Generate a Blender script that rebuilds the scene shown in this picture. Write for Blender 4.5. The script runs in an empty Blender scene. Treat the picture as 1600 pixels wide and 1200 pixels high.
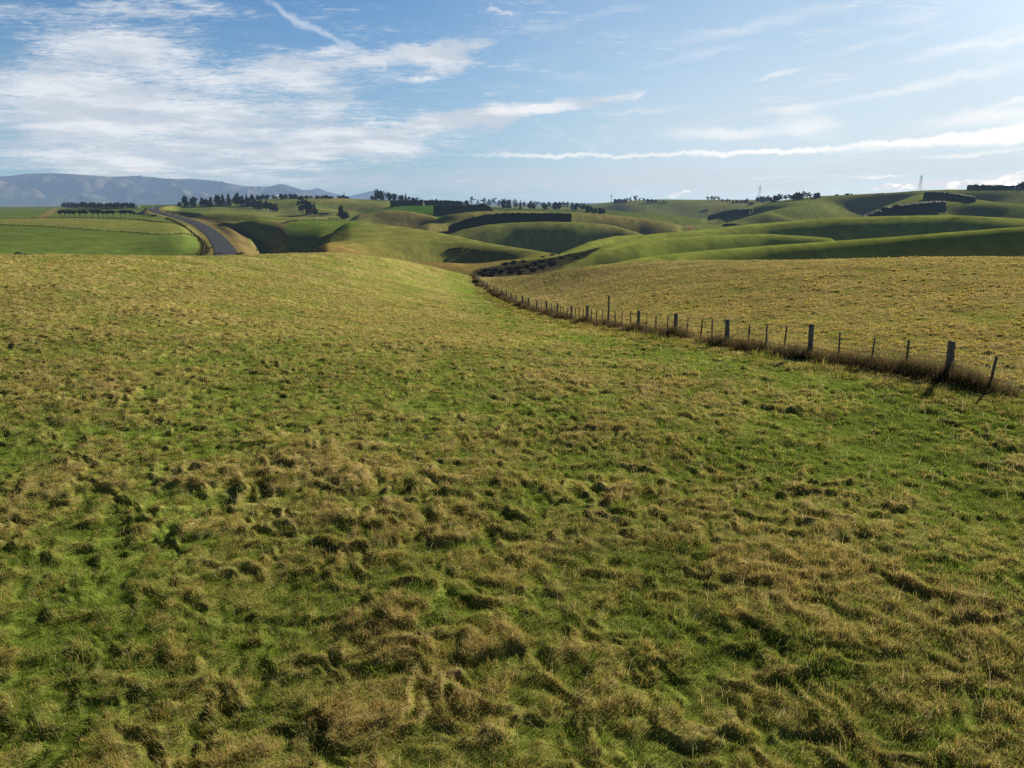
import bpy, math, random
import numpy as np
from math import radians as RAD

random.seed(7)
rng = np.random.default_rng(11)
scene = bpy.context.scene
COL = scene.collection
PI = math.pi

# ------------------------------------------------------------------ camera
F_PX = 1109.0                      # focal length for a 1600 px wide frame
PITCH = math.atan((600 - 316) / F_PX)
CAM_Z = 5.0
CP, SP = math.cos(PITCH), math.sin(PITCH)

def ray(px, py):
    u, v = (px - 800) / F_PX, (600 - py) / F_PX
    x, y, z = u, CP + v * SP, -SP + v * CP
    h = math.hypot(x, y)
    return math.atan2(x, y), z / h            # azimuth, tangent of elevation

def az_of(px, py=330):
    return ray(px, py)[0]

def project(x, y, z):
    dz = z - CAM_Z
    d = y * CP - dz * SP
    d = np.where(d < .01, .01, d)
    return 800 + F_PX * x / d, 600 - F_PX * (y * SP + dz * CP) / d

# ------------------------------------------------------------------ numpy noise
def _hash(ix, iy, seed):
    h = (ix.astype(np.uint32) * np.uint32(374761393) + iy.astype(np.uint32) * np.uint32(668265263)
         + np.uint32((seed * 1442695041 + 12345) & 0xffffffff))
    h = (h ^ (h >> np.uint32(13))) * np.uint32(1274126177)
    return h ^ (h >> np.uint32(16))

def pn(x, y, seed=0):
    x = np.asarray(x, np.float64); y = np.asarray(y, np.float64)
    fx, fy = np.floor(x), np.floor(y)
    ix, iy = fx.astype(np.int64), fy.astype(np.int64)
    tx, ty = x - fx, y - fy
    def g(ox, oy):
        a = (_hash(ix + ox, iy + oy, seed) & np.uint32(1023)).astype(np.float64) * (2 * PI / 1024)
        return np.cos(a) * (tx - ox) + np.sin(a) * (ty - oy)
    sx = tx * tx * tx * (tx * (tx * 6 - 15) + 10); sy = ty * ty * ty * (ty * (ty * 6 - 15) + 10)
    a = g(0, 0); b = g(1, 0); c = g(0, 1); d = g(1, 1)
    return ((a + (b - a) * sx) + ((c + (d - c) * sx) - (a + (b - a) * sx)) * sy) * 1.5

def fbm(x, y, seed=0, octv=4, gain=.5):
    s = 0.; a = 1.; n = 0.
    for i in range(octv):
        s = s + a * pn(x * 2 ** i + i * 17.3, y * 2 ** i - i * 9.1, seed + i); n += a; a *= gain
    return s / n

def sstep(a, b, x):
    t = np.clip((x - a) / (b - a), 0, 1)
    return t * t * (3 - 2 * t)

def lerp(a, b, t):
    t = np.asarray(t)[..., None]
    return a + (b - a) * t

# ------------------------------------------------------------------ terrain
class Ridge:
    """a hill crest seen as a polyline (px, py, distance) with a rounded front and back"""
    def __init__(self, pts, front, back=(12, 60, 2), k=1.5, edge=.8, sm=0.0035):
        az, el = zip(*[ray(p[0], p[1]) for p in pts])
        D = [p[2] for p in pts]
        self.a0, self.a1 = az[0], az[-1]
        g = np.arange(az[0] - .2, az[-1] + .2, .002)
        d = np.interp(g, az, D)
        z = CAM_Z + d * np.interp(g, az, el)
        z = z - np.where(g < az[0], (az[0] - g), 0) * d * edge - np.where(g > az[-1], (g - az[-1]), 0) * d * edge
        n = max(3, int(sm * 3 / .002)); kx = np.arange(-n, n + 1) * .002
        ker = np.exp(-(kx / sm) ** 2); ker /= ker.sum()
        pad = lambda q: np.convolve(np.pad(q, n, 'edge'), ker, 'valid')
        self.g, self.d, self.z = g, pad(d), pad(z)
        self.front, self.back, self.k = front, back, k
    def __call__(self, az, r):
        d = np.interp(az, self.g, self.d); z = np.interp(az, self.g, self.z)
        out = np.maximum(0, np.maximum(self.a0 - .2 - az, az - self.a1 - .2))
        z = z - out * d
        t = d - r
        def drop(t, A, w, p):
            t = np.maximum(t, 0)
            return np.where(t < w, A * (np.minimum(t, w) / w) ** p, A + (t - w) * A * p / w)
        return z - drop(t, *self.front) - drop(-t, *self.back)

def smax(a, b, k):
    h = np.maximum(0, 1 - np.abs(a - b) / k)
    return np.maximum(a, b) + k * .25 * h * h

# --- foreground fields: thin-plate surface through surveyed points
FENCE = [(1491, 536, 21.0), (1270, 511, 25.7), (1139, 499, 30.5), (1057, 493, 35.2), (999, 488, 40.0), (951, 483.5, 45.0),
         (918, 480, 50.0), (893, 477, 55), (871, 474, 60), (854, 471.5, 65), (839, 469, 70), (826, 466.5, 75),
         (805, 460, 86), (785, 453.5, 100), (765, 446, 117), (750, 439, 134), (737, 433, 150)]
def fence_pt(px, py, t):
    u, v = (px - 800) / F_PX, (600 - py) / F_PX
    return u * t, t * (CP + v * SP), CAM_Z + t * (-SP + v * CP) - 1.15
FENCE_XYZ = [fence_pt(*p) for p in FENCE]
a, b = FENCE_XYZ[0], FENCE_XYZ[1]
FENCE_XYZ = [(a[0] + (a[0] - b[0]) * k, a[1] + (a[1] - b[1]) * k, a[2] + .05 * k) for k in (3, 2, 1)] + FENCE_XYZ

def at(px, py, D):
    az, e = ray(px, py)
    return (D * math.sin(az), D * math.cos(az), CAM_Z + D * e)

FG = [(0, 0, 0), (-6, 4, 0), (6, 4, 0), (0, 8, 0), (-14, 10, .05), (-12, -10, 0), (12, -10, 0), (0, 16, -.05),
      (-60, -10, 0), (60, -10, .5), (-10, 24, -.1), (-30, 20, .1), (0, -60, 0)]
FG += [p for i, p in enumerate(FENCE_XYZ)]
crest_l = [(-350, 404, 70), (-150, 404, 74), (0, 403, 78), (150, 402, 85), (300, 400.5, 95), (400, 397.5, 105), (500, 395.5, 115), (560, 398.5, 122),
           (620, 407, 130), (680, 418, 140), (715, 428, 148)]
crest_r = [(775, 434, 150), (800, 433, 142), (850, 427, 130), (900, 420, 120), (1000, 411, 110), (1100, 408, 105), (1250, 407, 100),
           (1400, 407, 97), (1600, 408, 95), (1800, 410, 92)]
for c in (crest_l, crest_r):
    for px, py, D in c:
        x, y, z = at(px, py, D)
        FG.append((x, y, z))
        FG.append((x * 1.28, y * 1.28, z - 5.2))
        FG.append((x * 1.7, y * 1.7, z - 16))
for px, py, D in [(1600, 470, 48), (1400, 450, 56), (1200, 440, 66), (1000, 440, 84)]:
    FG.append(at(px, py, D))
FG = np.array(FG)

class TPS:
    def __init__(self, P, lam=2.0):
        self.X = P[:, :2]; n = len(P)
        self.s = 50.0
        d = np.linalg.norm(self.X[:, None] - self.X[None], axis=2) / self.s
        K = np.where(d > 0, d * d * np.log(np.maximum(d, 1e-9)), 0) + np.eye(n) * lam * 1e-3
        Q = np.c_[np.ones(n), self.X / self.s]
        A = np.block([[K, Q], [Q.T, np.zeros((3, 3))]])
        w = np.linalg.solve(A, np.r_[P[:, 2], 0, 0, 0])
        self.w, self.c = w[:n], w[n:]
    def __call__(self, x, y):
        out = self.c[0] + self.c[1] * x / self.s + self.c[2] * y / self.s
        for (px, py), w in zip(self.X, self.w):
            d2 = ((x - px) ** 2 + (y - py) ** 2) / self.s ** 2
            out = out + w * .5 * d2 * np.log(np.maximum(d2, 1e-12))
        return out
fg_surface = TPS(FG)

# --- valley floors and far plain
BD = np.log(np.array([1, 120, 170, 230, 300, 400, 550, 750, 1000, 1500, 3000, 8000, 60000.]))
BASE = {-400: [-9, -9, -8.8, -7.5, -6, -4, -4, -4, -3.5, -2.5, -10, -30, -30],
        0:    [-9, -9, -8.8, -7.5, -6, -4, -4, -4, -3.5, -2.5, -10, -30, -30],
        250:  [-9, -10, -10, -9, -7, -4.6, -4.2, -4, -3.5, -2, -10, -30, -30],
        340:  [-10, -11.5, -10.8, -10.2, -9, -7, -5, -4, -3, -2, -10, -30, -30],
        385:  [-12, -12.5, -12.5, -13, -13.5, -12, -8.5, -5, -3, -2, -10, -30, -30],
        428:  [-14, -17, -20, -24, -29, -27, -12, -8, -6, -3, -10, -30, -30],
        520:  [-15, -18, -20, -24, -26, -22, -16, -12, -8, -5, -10, -30, -30],
        700:  [-16, -18, -19, -23, -30, -34, -28, -16, -10, -6, -10, -30, -30],
        850:  [-16, -19, -22, -28, -34, -36, -30, -18, -12, -8, -10, -30, -30],
        1050: [-14, -22, -26, -32, -36, -36, -26, -18, -14, -8, -10, -30, -30],
        1300: [-12, -20, -27, -32, -36, -36, -24, -12, -8, -5, -10, -30, -30],
        1700: [-12, -20, -27, -32, -36, -30, -20, -8, -4, 0, -10, -30, -30],
        2100: [-9, -9, -10, -12, -14, -12, -8, -4, -3.5, -2.5, -10, -30, -30]}
_bk = sorted(BASE); _baz = np.array([az_of(k) for k in _bk]); _bz = np.array([BASE[k] for k in _bk], float)
def base_surface(az, r):
    lr = np.log(np.maximum(r, 1.01))
    i = np.clip(np.searchsorted(BD, lr) - 1, 0, len(BD) - 2)
    t = np.clip((lr - BD[i]) / (BD[i + 1] - BD[i]), 0, 1); t = t * t * (3 - 2 * t) * .5 + t * .5
    j = np.clip(np.searchsorted(_baz, az) - 1, 0, len(_baz) - 2)
    s = np.clip((az - _baz[j]) / (_baz[j + 1] - _baz[j]), 0, 1); s = s * s * (3 - 2 * s)
    z0 = _bz[j, i] * (1 - t) + _bz[j, i + 1] * t
    z1 = _bz[j + 1, i] * (1 - t) + _bz[j + 1, i + 1] * t
    return z0 * (1 - s) + z1 * s

RIDGES = {
 'far':  Ridge([(860, 323, 1900), (930, 318, 1750), (980, 313, 1600), (1040, 311, 1500), (1100, 312, 1500), (1200, 312, 1500)], (22, 500, 1.3), (30, 400, 2), 3),
 'rise': Ridge([(150, 322, 950), (280, 319.5, 900), (350, 318, 900), (420, 314, 950)], (18, 200, 2), (10, 300, 2), 2, edge=.1),
 'cent': Ridge([(280, 321, 1000), (350, 317, 1000), (400, 313, 1000), (460, 309, 1000), (520, 309, 1000), (560, 311, 1000), (600, 313, 950), (680, 318, 900), (740, 322, 900)], (14, 350, 1.4), (14, 200, 2), 2),
 'flat': Ridge([(700, 322, 1000), (800, 325, 950), (900, 328, 880), (960, 330, 830), (1040, 336, 760), (1095, 343, 700)], (9, 250, 1.5), (10, 300, 2), 2),
 'gfield': Ridge([(545, 340, 620), (580, 328, 680), (610, 322.5, 720), (680, 321, 720), (760, 323, 720)], (9, 130, 1.7), (6, 150, 2), 1.5),
 'big':  Ridge([(1060, 349, 620), (1110, 341, 680), (1160, 330, 760), (1200, 316, 850), (1280, 306, 900), (1340, 303.5, 900), (1400, 300.5, 900), (1437, 297.5, 900),
                (1480, 296, 900), (1540, 296, 900), (1600, 296, 900), (1900, 298, 900)], (30, 480, 1.35), (30, 300, 2), 3),
 'north': Ridge([(250, 327, 620), (300, 331, 560), (350, 332, 520), (400, 335, 480), (440, 341, 450), (500, 343, 435), (560, 347, 430), (620, 354, 430)],
                (20, 130, 5), (6, 120, 2), 1.0, edge=.3),
 'dome': Ridge([(530, 354, 500), (560, 336, 520), (600, 328.5, 530), (640, 329.5, 530), (680, 338, 520), (705, 352, 500)], (22, 60, 2.0), (14, 50, 2), 1.2),
 'dome2': Ridge([(640, 356, 455), (670, 342, 470), (700, 334.5, 490), (740, 331, 500), (800, 330, 520), (900, 332, 560), (1000, 340, 580), (1060, 350, 560)], (20, 60, 2), (7, 80, 2), 1.2),
 'hedgehill': Ridge([(680, 372, 415), (720, 358.5, 440), (760, 350.5, 450), (800, 347.5, 460), (850, 346.5, 465), (900, 347, 470), (960, 350, 480), (1010, 358, 480), (1060, 364, 470)],
                (22, 42, 3), (6, 50, 2), 1.0),
 'link': Ridge([(850, 404, 330), (880, 395, 345), (920, 378, 370), (960, 368.5, 400), (1000, 367, 420), (1060, 372, 420)], (18, 36, 1.8), (10, 40, 2), 1.0),
 'spur': Ridge([(470, 402, 235), (482, 396, 245), (494, 380, 262), (510, 362, 290), (545, 347.5, 330), (600, 351.5, 335), (650, 358.5, 320), (700, 368, 300),
                (760, 380, 280), (830, 390, 262), (880, 399, 250), (915, 410, 245)], (11.5, 165, 1.6), (16, 60, 2), 1.2, edge=2.0),
 'right2': Ridge([(890, 398, 295), (945, 385, 310), (1010, 368.5, 350), (1080, 360, 380), (1130, 355, 400), (1200, 349, 420), (1300, 341, 430), (1400, 337, 430), (1500, 336, 420), (1600, 342, 400), (1800, 350, 390)],
                (22, 54, 3.0), (9, 60, 2), .8),
 'right2b': Ridge([(830, 430, 205), (880, 408, 230), (930, 396, 250), (1000, 381, 270), (1060, 372.5, 290), (1130, 367, 310), (1200, 366, 330), (1300, 372, 340)], (16, 24, 2.3), (12, 40, 2), .8),
 'right1': Ridge([(940, 416, 165), (1000, 404, 178), (1060, 396, 190), (1100, 392, 200), (1200, 384, 215), (1300, 377, 225), (1400, 370, 235), (1500, 362, 240), (1600, 354, 245), (1900, 340, 250)],
                (16, 23, 2.6), (20, 45, 2), .8),
}

class Line:
    """smooth bump or gully along a ground polyline given as (px, py, distance)"""
    def __init__(self, pts, width, amp):
        self.p = np.array([(D * math.sin(az_of(px, py)), D * math.cos(az_of(px, py))) for px, py, D in pts]); self.w, self.a = width, amp
    def dist(self, x, y):
        best = np.full(np.shape(x), 1e9)
        for (x0, y0), (x1, y1) in zip(self.p[:-1], self.p[1:]):
            dx, dy = x1 - x0, y1 - y0
            t = np.clip(((x - x0) * dx + (y - y0) * dy) / (dx * dx + dy * dy + 1e-9), 0, 1)
            best = np.minimum(best, np.hypot(x - x0 - t * dx, y - y0 - t * dy))
        return best
    def __call__(self, x, y):
        lo, hi = self.p.min(0) - 3 * self.w, self.p.max(0) + 3 * self.w
        m = (x > lo[0]) & (x < hi[0]) & (y > lo[1]) & (y < hi[1])
        out = np.zeros(np.shape(x))
        if m.any():
            out[m] = self.a * np.exp(-(self.dist(x[m], y[m]) / self.w) ** 2)
        return out
# ------------------------------------------------------------------ assembled height function
LINES = [
    Line([(648, 393, 236), (685, 387, 246), (722, 384, 254)], 16, -13.0),         # bowl in the spur
    Line([(560, 395, 215), (620, 402, 200)], 26, 2.0),
    Line([(725, 424, 178), (800, 416, 196), (880, 404, 215), (960, 396, 232)], 10, -4.5),   # gully beyond the fence
    Line([(455, 372, 300), (462, 385, 285), (470, 400, 270)], 18, -4),
    Line([(336, 345, 440), (360, 352, 385), (378, 362, 340), (382, 374, 310)], 10, .9),       # bank beside the road
    Line([(300, 338, 500), (345, 341, 455), (400, 343, 430)], 14, -4.0),
    Line([(655, 340, 500), (672, 352, 475)], 14, -5),
    Line([(600, 343, 500), (640, 350, 480)], 16, -3),
    Line([(1225, 330, 620), (1160, 343, 560), (1100, 352, 530)], 30, -13),
    Line([(1180, 322, 760), (1120, 330, 700), (1060, 342, 640)], 24, -13),
    Line([(1345, 306, 830), (1310, 320, 680), (1290, 334, 570)], 30, -16),
    Line([(1395, 303, 840), (1350, 312, 760), (1250, 324, 690)], 20, -8),
    Line([(1535, 300, 820), (1590, 308, 740), (1680, 316, 680)], 30, -13),
    Line([(1530, 323, 600), (1580, 330, 560), (1660, 338, 520)], 22, -11),
    Line([(1330, 338, 500), (1420, 333, 520), (1470, 322, 560)], 14, -7),
    Line([(985, 322, 1250), (1000, 328, 1150)], 36, -14),
    Line([(1040, 318, 1300), (1060, 330, 1100)], 40, -14),
    Line([(940, 322, 1350), (955, 330, 1200)], 34, -11),
    Line([(1120, 322, 1150), (1090, 330, 1000)], 36, -14),
    Line([(520, 320, 800), (560, 327, 720)], 26, -6),
    Line([(440, 322, 800), (470, 330, 650)], 30, -5),
    Line([(960, 356, 520), (1000, 362, 490), (1040, 366, 470)], 18, -4),
    Line([(150, 380, 235), (240, 378, 245)], 20, -3.2),
]
ROAD = [(374, 470, 120), (368, 430, 170), (356, 400, 230), (347, 382.5, 300), (331, 364, 375), (310, 350.6, 450), (297, 345, 480), (277, 339, 530),
        (258, 334.5, 575), (243, 330, 620), (241, 326, 680), (250, 322.5, 760), (272, 320, 850), (330, 317.5, 980)]
def spline(P, n):
    """Catmull-Rom through rows of P"""
    P = np.asarray(P, float); P = np.vstack([2 * P[0] - P[1], P, 2 * P[-1] - P[-2]])
    out = []
    for i in range(1, len(P) - 2):
        p0, p1, p2, p3 = P[i - 1:i + 3]
        for t in np.linspace(0, 1, n, endpoint=False):
            out.append(.5 * (2 * p1 + (p2 - p0) * t + (2 * p0 - 5 * p1 + 4 * p2 - p3) * t * t + (3 * p1 - p0 - 3 * p2 + p3) * t ** 3))
    out.append(P[-2]); return np.array(out)
_rp = [at(*p) for p in ROAD]; _rp[0] = (_rp[0][0], _rp[0][1], -9.5); _rp[1] = (_rp[1][0], _rp[1][1], -10.2)
ROAD_XYZ = spline(_rp, 14)

def near_polyline(x, y, P, reach):
    """distance to, and height along, a 3-D polyline (only where closer than reach)"""
    d = np.full(np.shape(x), 1e9); z = np.zeros(np.shape(x))
    lo, hi = P[:, :2].min(0) - reach, P[:, :2].max(0) + reach
    m = (x > lo[0]) & (x < hi[0]) & (y > lo[1]) & (y < hi[1])
    xs, ys = x[m], y[m]; bd = np.full(xs.shape, 1e9); bz = np.zeros(xs.shape)
    for p, q in zip(P[:-1], P[1:]):
        dx, dy = q[0] - p[0], q[1] - p[1]
        t = np.clip(((xs - p[0]) * dx + (ys - p[1]) * dy) / (dx * dx + dy * dy + 1e-9), 0, 1)
        dd = np.hypot(xs - p[0] - t * dx, ys - p[1] - t * dy)
        k = dd < bd; bd[k] = dd[k]; bz[k] = (p[2] + t * (q[2] - p[2]))[k]
    d[m] = bd; z[m] = bz
    return d, z

RNAMES = list(RIDGES)
def height(x, y, owner=False, relief=True):
    x = np.asarray(x, float); y = np.asarray(y, float)
    r = np.hypot(x, y); az = np.arctan2(x, y)
    base = base_surface(az, r)
    h = base; own = np.full(r.shape, -1)
    for i, n in enumerate(RNAMES):
        q = RIDGES[n](az, r)
        own = np.where(q > h, i, own)
        h = smax(h, q, RIDGES[n].k)
    for L in LINES:
        h = h + L(x, y)
    if relief:                                   # soft natural undulation of the hills
        amp = sstep(160, 400, r) * (1 - sstep(2500, 6000, r))
        h = h + amp * (1.1 * fbm(x / 90, y / 90, 5, 3) + .25 * fbm(x / 22, y / 22, 9, 2) )
    f = np.full(r.shape, -60.0)
    m = r < 300
    f[m] = fg_surface(x[m], y[m])
    f = np.where(r > 170, f - (r - 170) * .35, f)
    beh = sstep(-5, -120, y)
    f = f * (1 - beh) + (-beh * 2)
    own = np.where(f > h, 99, own)
    h = smax(h, f, .8)
    d, z = near_polyline(x, y, ROAD_XYZ, 24)
    w = 1 - sstep(4.8, 14, d); w = np.where(r < 150, 0, w)
    h = h * (1 - w) + (z - .12) * w
    return (h, own) if owner else h

# polar sheet round the viewer: fine where the photograph looks, coarse elsewhere
A_F = math.radians(64)
AZ = np.r_[np.linspace(-PI, -A_F, 52)[:-1], np.linspace(-A_F, A_F, 1200), np.linspace(A_F, PI, 52)[1:-1]]
RR = np.r_[.02, .7, 1.4, 2.0, np.geomspace(2.5, 90, 560)[:-1], np.geomspace(90, 1000, 300)[:-1], np.geomspace(1000, 40000, 90)]
GA, GR = np.meshgrid(AZ, RR)
GX, GY = GR * np.sin(GA), GR * np.cos(GA)
GZ, GOWN = height(GX, GY, owner=True)

# hummocks of the rough pasture
def tussock(x, y):
    """0..1 hummock height and a slow patchiness value"""
    wx = x + .35 * pn(x * 1.3, y * 1.3, 31) + .12 * pn(x * 4, y * 4, 33); wy = y + .35 * pn(x * 1.3, y * 1.3, 32) + .12 * pn(x * 4, y * 4, 34)
    patch = fbm(x / 5.5, y / 5.5, 41, 3)
    a = pn(wx / .55, wy / .45, 51); b = pn(wx / .24, wy / .20, 61); c = pn(wx / 1.5, wy / 1.2, 66); e = pn(wx / .12, wy / .10, 67)
    k = .75 + .5 * sstep(-.4, .5, fbm(x / 3.2, y / 3.2, 45, 2))          # some areas rough, some nearly level
    hum = sstep(-.7, 1.1, .75 * a + .40 * b + .55 * c + .5 * patch)
    return k * (hum + .34 * (b + .5) + .07 * e), patch
def ground_z(x, y):
    x = np.asarray(x, float); y = np.asarray(y, float)
    h = height(x, y)
    return h
_near = (GR < 190) & (np.abs(GA) < A_F + .01)
HUM = np.zeros(GR.shape); PATCH = np.zeros(GR.shape)
HUM[_near], PATCH[_near] = tussock(GX[_near], GY[_near])
GZ0 = GZ.copy()
H_AMP = .088
_fade = (GOWN == 99) * (1 - sstep(140, 190, GR)) * sstep(1.5, 4, GR)
GZ = GZ + H_AMP * HUM * _fade + .12 * PATCH * _fade

def bil(A, x, y):
    az = np.arctan2(x, y); r = np.maximum(np.hypot(x, y), .03)
    j = np.clip(np.searchsorted(AZ, az) - 1, 0, len(AZ) - 2); i = np.clip(np.searchsorted(RR, r) - 1, 0, len(RR) - 2)
    s = np.clip((az - AZ[j]) / (AZ[j + 1] - AZ[j]), 0, 1); t = np.clip((r - RR[i]) / (RR[i + 1] - RR[i]), 0, 1)
    return (A[i, j] * (1 - s) + A[i, j + 1] * s) * (1 - t) + (A[i + 1, j] * (1 - s) + A[i + 1, j + 1] * s) * t
def gz(x, y):
    return float(bil(GZ, np.array([x]), np.array([y]))[0])

def hit(px, py, dmin=100.0, dmax=3000.0):
    """the ground point seen at a pixel, no nearer than dmin; on the skyline the crest itself"""
    az, e = ray(px, py)
    D = np.geomspace(dmin, dmax, 1500)
    z = bil(GZ0, D * math.sin(az), D * math.cos(az))
    el = (z - CAM_Z) / D
    vis = el >= np.maximum.accumulate(el) - 1e-4
    k = np.nonzero((el >= e) & vis)[0]
    i = k[0] if len(k) else int(np.argmax(el))
    return D[i] * math.sin(az), D[i] * math.cos(az), z[i], D[i]

# ------------------------------------------------------------------ materials
def mat(name):
    m = bpy.data.materials.new(name); m.use_nodes = True
    nt = m.node_tree; nt.nodes.clear()
    return m, nt
def N(nt, t, **kw):
    n = nt.nodes.new(t)
    for k, v in kw.items():
        if k.startswith('i_'):
            n.inputs[k[2:].replace('_', ' ')].default_value = v
        else:
            setattr(n, k, v)
    return n
def L(nt, a, b):
    nt.links.new(a, b)
HAZE = (.33, .47, .68, 1)  # veil light that surface materials emit in place of a haze volume
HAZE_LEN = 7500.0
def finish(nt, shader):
    """aerial haze painted in as emission, stronger with distance from the paddock, then output"""
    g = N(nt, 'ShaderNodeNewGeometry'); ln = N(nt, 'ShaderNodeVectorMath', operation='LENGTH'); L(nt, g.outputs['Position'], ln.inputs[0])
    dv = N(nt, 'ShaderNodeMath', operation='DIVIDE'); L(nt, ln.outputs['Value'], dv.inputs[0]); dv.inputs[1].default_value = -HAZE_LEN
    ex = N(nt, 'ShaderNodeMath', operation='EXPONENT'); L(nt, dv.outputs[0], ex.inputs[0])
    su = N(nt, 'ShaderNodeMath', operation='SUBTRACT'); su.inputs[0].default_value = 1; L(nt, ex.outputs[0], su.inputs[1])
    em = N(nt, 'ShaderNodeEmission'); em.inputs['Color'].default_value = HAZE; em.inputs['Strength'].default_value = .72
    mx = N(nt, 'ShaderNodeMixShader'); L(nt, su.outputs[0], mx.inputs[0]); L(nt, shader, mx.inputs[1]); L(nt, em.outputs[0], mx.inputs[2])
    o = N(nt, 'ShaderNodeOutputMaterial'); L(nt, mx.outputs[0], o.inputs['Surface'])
def noisy(nt, scale, detail=4, rough=.55, vec=None):
    n = N(nt, 'ShaderNodeTexNoise'); n.inputs['Scale'].default_value = scale; n.inputs['Detail'].default_value = detail; n.inputs['Roughness'].default_value = rough
    if vec is None:
        vec = N(nt, 'ShaderNodeNewGeometry').outputs['Position']
    L(nt, vec, n.inputs['Vector']); return n.outputs['Fac']
def ramp(nt, fac, stops):
    r = N(nt, 'ShaderNodeValToRGB'); e = r.color_ramp.elements
    while len(e) < len(stops): e.new(.5)
    for k, (p, c) in enumerate(stops):
        e[k].position = p; e[k].color = (*c, 1)
    L(nt, fac, r.inputs[0]); return r.outputs[0]
def simple_mat(name, c0, c1, scale=3., rough=.8, metallic=0., bump=0., haze=True, transl=0.):
    m, nt = mat(name)
    f = noisy(nt, scale)
    col = ramp(nt, f, [(.3, c0), (.7, c1)])
    b = N(nt, 'ShaderNodeBsdfPrincipled'); L(nt, col, b.inputs['Base Color']); b.inputs['Roughness'].default_value = rough; b.inputs['Metallic'].default_value = metallic
    b.inputs['Specular IOR Level'].default_value = .25
    if bump:
        bp = N(nt, 'ShaderNodeBump'); bp.inputs['Strength'].default_value = bump; bp.inputs['Distance'].default_value = .05
        L(nt, noisy(nt, scale * 4), bp.inputs['Height']); L(nt, bp.outputs[0], b.inputs['Normal'])
    sh = b.outputs[0]
    if transl:
        t = N(nt, 'ShaderNodeBsdfTranslucent'); L(nt, col, t.inputs['Color'])
        mx = N(nt, 'ShaderNodeMixShader'); mx.inputs[0].default_value = transl; L(nt, sh, mx.inputs[1]); L(nt, t.outputs[0], mx.inputs[2]); sh = mx.outputs[0]
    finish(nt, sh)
    return m

# ------------------------------------------------------------------ mesh helpers
def mesh_np(name, co, faces, material=None, parent=None, cols=None, smooth=False, mats=None, midx=None, nper=None):
    """co (n,3); faces (m,k) equal sized, or flat index array with nper = sizes per face"""
    me = bpy.data.meshes.new(name)
    co = np.ascontiguousarray(co, np.float32); me.vertices.add(len(co)); me.vertices.foreach_set('co', co.ravel())
    if nper is None:
        faces = np.asarray(faces); m, k = faces.shape; flat = faces.ravel(); starts = np.arange(m) * k
    else:
        flat = np.asarray(faces); m = len(nper); starts = np.r_[0, np.cumsum(nper)[:-1]]
    me.loops.add(len(flat)); me.loops.foreach_set('vertex_index', flat.astype(np.int32))
    me.polygons.add(m); me.polygons.foreach_set('loop_start', starts.astype(np.int32))
    if smooth: me.polygons.foreach_set('use_smooth', np.ones(m, bool))
    for mm in (mats or ([material] if material else [])): me.materials.append(mm)
    if midx is not None: me.polygons.foreach_set('material_index', np.asarray(midx, np.int32))
    me.update(calc_edges=True)
    if cols is not None:
        at_ = me.color_attributes.new('Col', 'FLOAT_COLOR', 'POINT')
        c = np.ones((len(co), 4), np.float32); c[:, :3] = cols; at_.data.foreach_set('color', c.ravel())
    o = bpy.data.objects.new(name, me); COL.objects.link(o)
    if parent: o.parent = parent
    return o
class MB:
    """collects polygons for one mesh"""
    def __init__(self): self.v = []; self.f = []; self.m = []
    def add(self, vs, fs, mi=0):
        k = len(self.v); self.v += [tuple(v) for v in vs]; self.f += [tuple(i + k for i in f) for f in fs]; self.m += [mi] * len(fs)
    def box(self, x0, x1, y0, y1, z0, z1, mi=0, top=1.0):
        cx, cy = (x0 + x1) / 2, (y0 + y1) / 2
        q = lambda x, y: (cx + (x - cx) * top, cy + (y - cy) * top)
        b = [(x0, y0, z0), (x1, y0, z0), (x1, y1, z0), (x0, y1, z0)]
        t = [(*q(x0, y0), z1), (*q(x1, y0), z1), (*q(x1, y1), z1), (*q(x0, y1), z1)]
        self.add(b + t, [(3, 2, 1, 0), (4, 5, 6, 7), (0, 1, 5, 4), (1, 2, 6, 5), (2, 3, 7, 6), (3, 0, 4, 7)], mi)
    def tube(self, P, R, n=6, mi=0, cap=True):
        P = [np.array(p, float) for p in P]
        if not hasattr(R, '__len__'): R = [R] * len(P)
        rings = []
        for i, p in enumerate(P):
            d = P[min(i + 1, len(P) - 1)] - P[max(i - 1, 0)]; d /= np.linalg.norm(d) + 1e-9
            a = np.cross(d, (0, 0, 1) if abs(d[2]) < .9 else (1, 0, 0)); a /= np.linalg.norm(a); b = np.cross(d, a)
            rings += [p + R[i] * (math.cos(2 * PI * k / n) * a + math.sin(2 * PI * k / n) * b) for k in range(n)]
        fs = [(i * n + k, i * n + (k + 1) % n, (i + 1) * n + (k + 1) % n, (i + 1) * n + k) for i in range(len(P) - 1) for k in range(n)]
        if cap: fs += [tuple(range(n))[::-1], tuple(range((len(P) - 1) * n, len(P) * n))]
        self.add(rings, fs, mi)
    def build(self, name, mats, parent=None, smooth=False):
        if not isinstance(mats, (list, tuple)): mats = [mats]
        return mesh_np(name, np.array(self.v), np.concatenate([np.array(f) for f in self.f]), parent=parent, mats=mats, midx=self.m,
                       nper=np.array([len(f) for f in self.f]), smooth=smooth)
def tag(o, label=None, cat=None, group=None, kind=None):
    if label: o['label'] = label
    if cat: o['category'] = cat
    if group: o['group'] = group
    if kind: o['kind'] = kind
    return o
def empty(name, loc, rz=0.0):
    o = bpy.data.objects.new(name, None); COL.objects.link(o); o.location = loc; o.rotation_euler = (0, 0, rz); o.empty_display_size = .5
    return o

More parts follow.
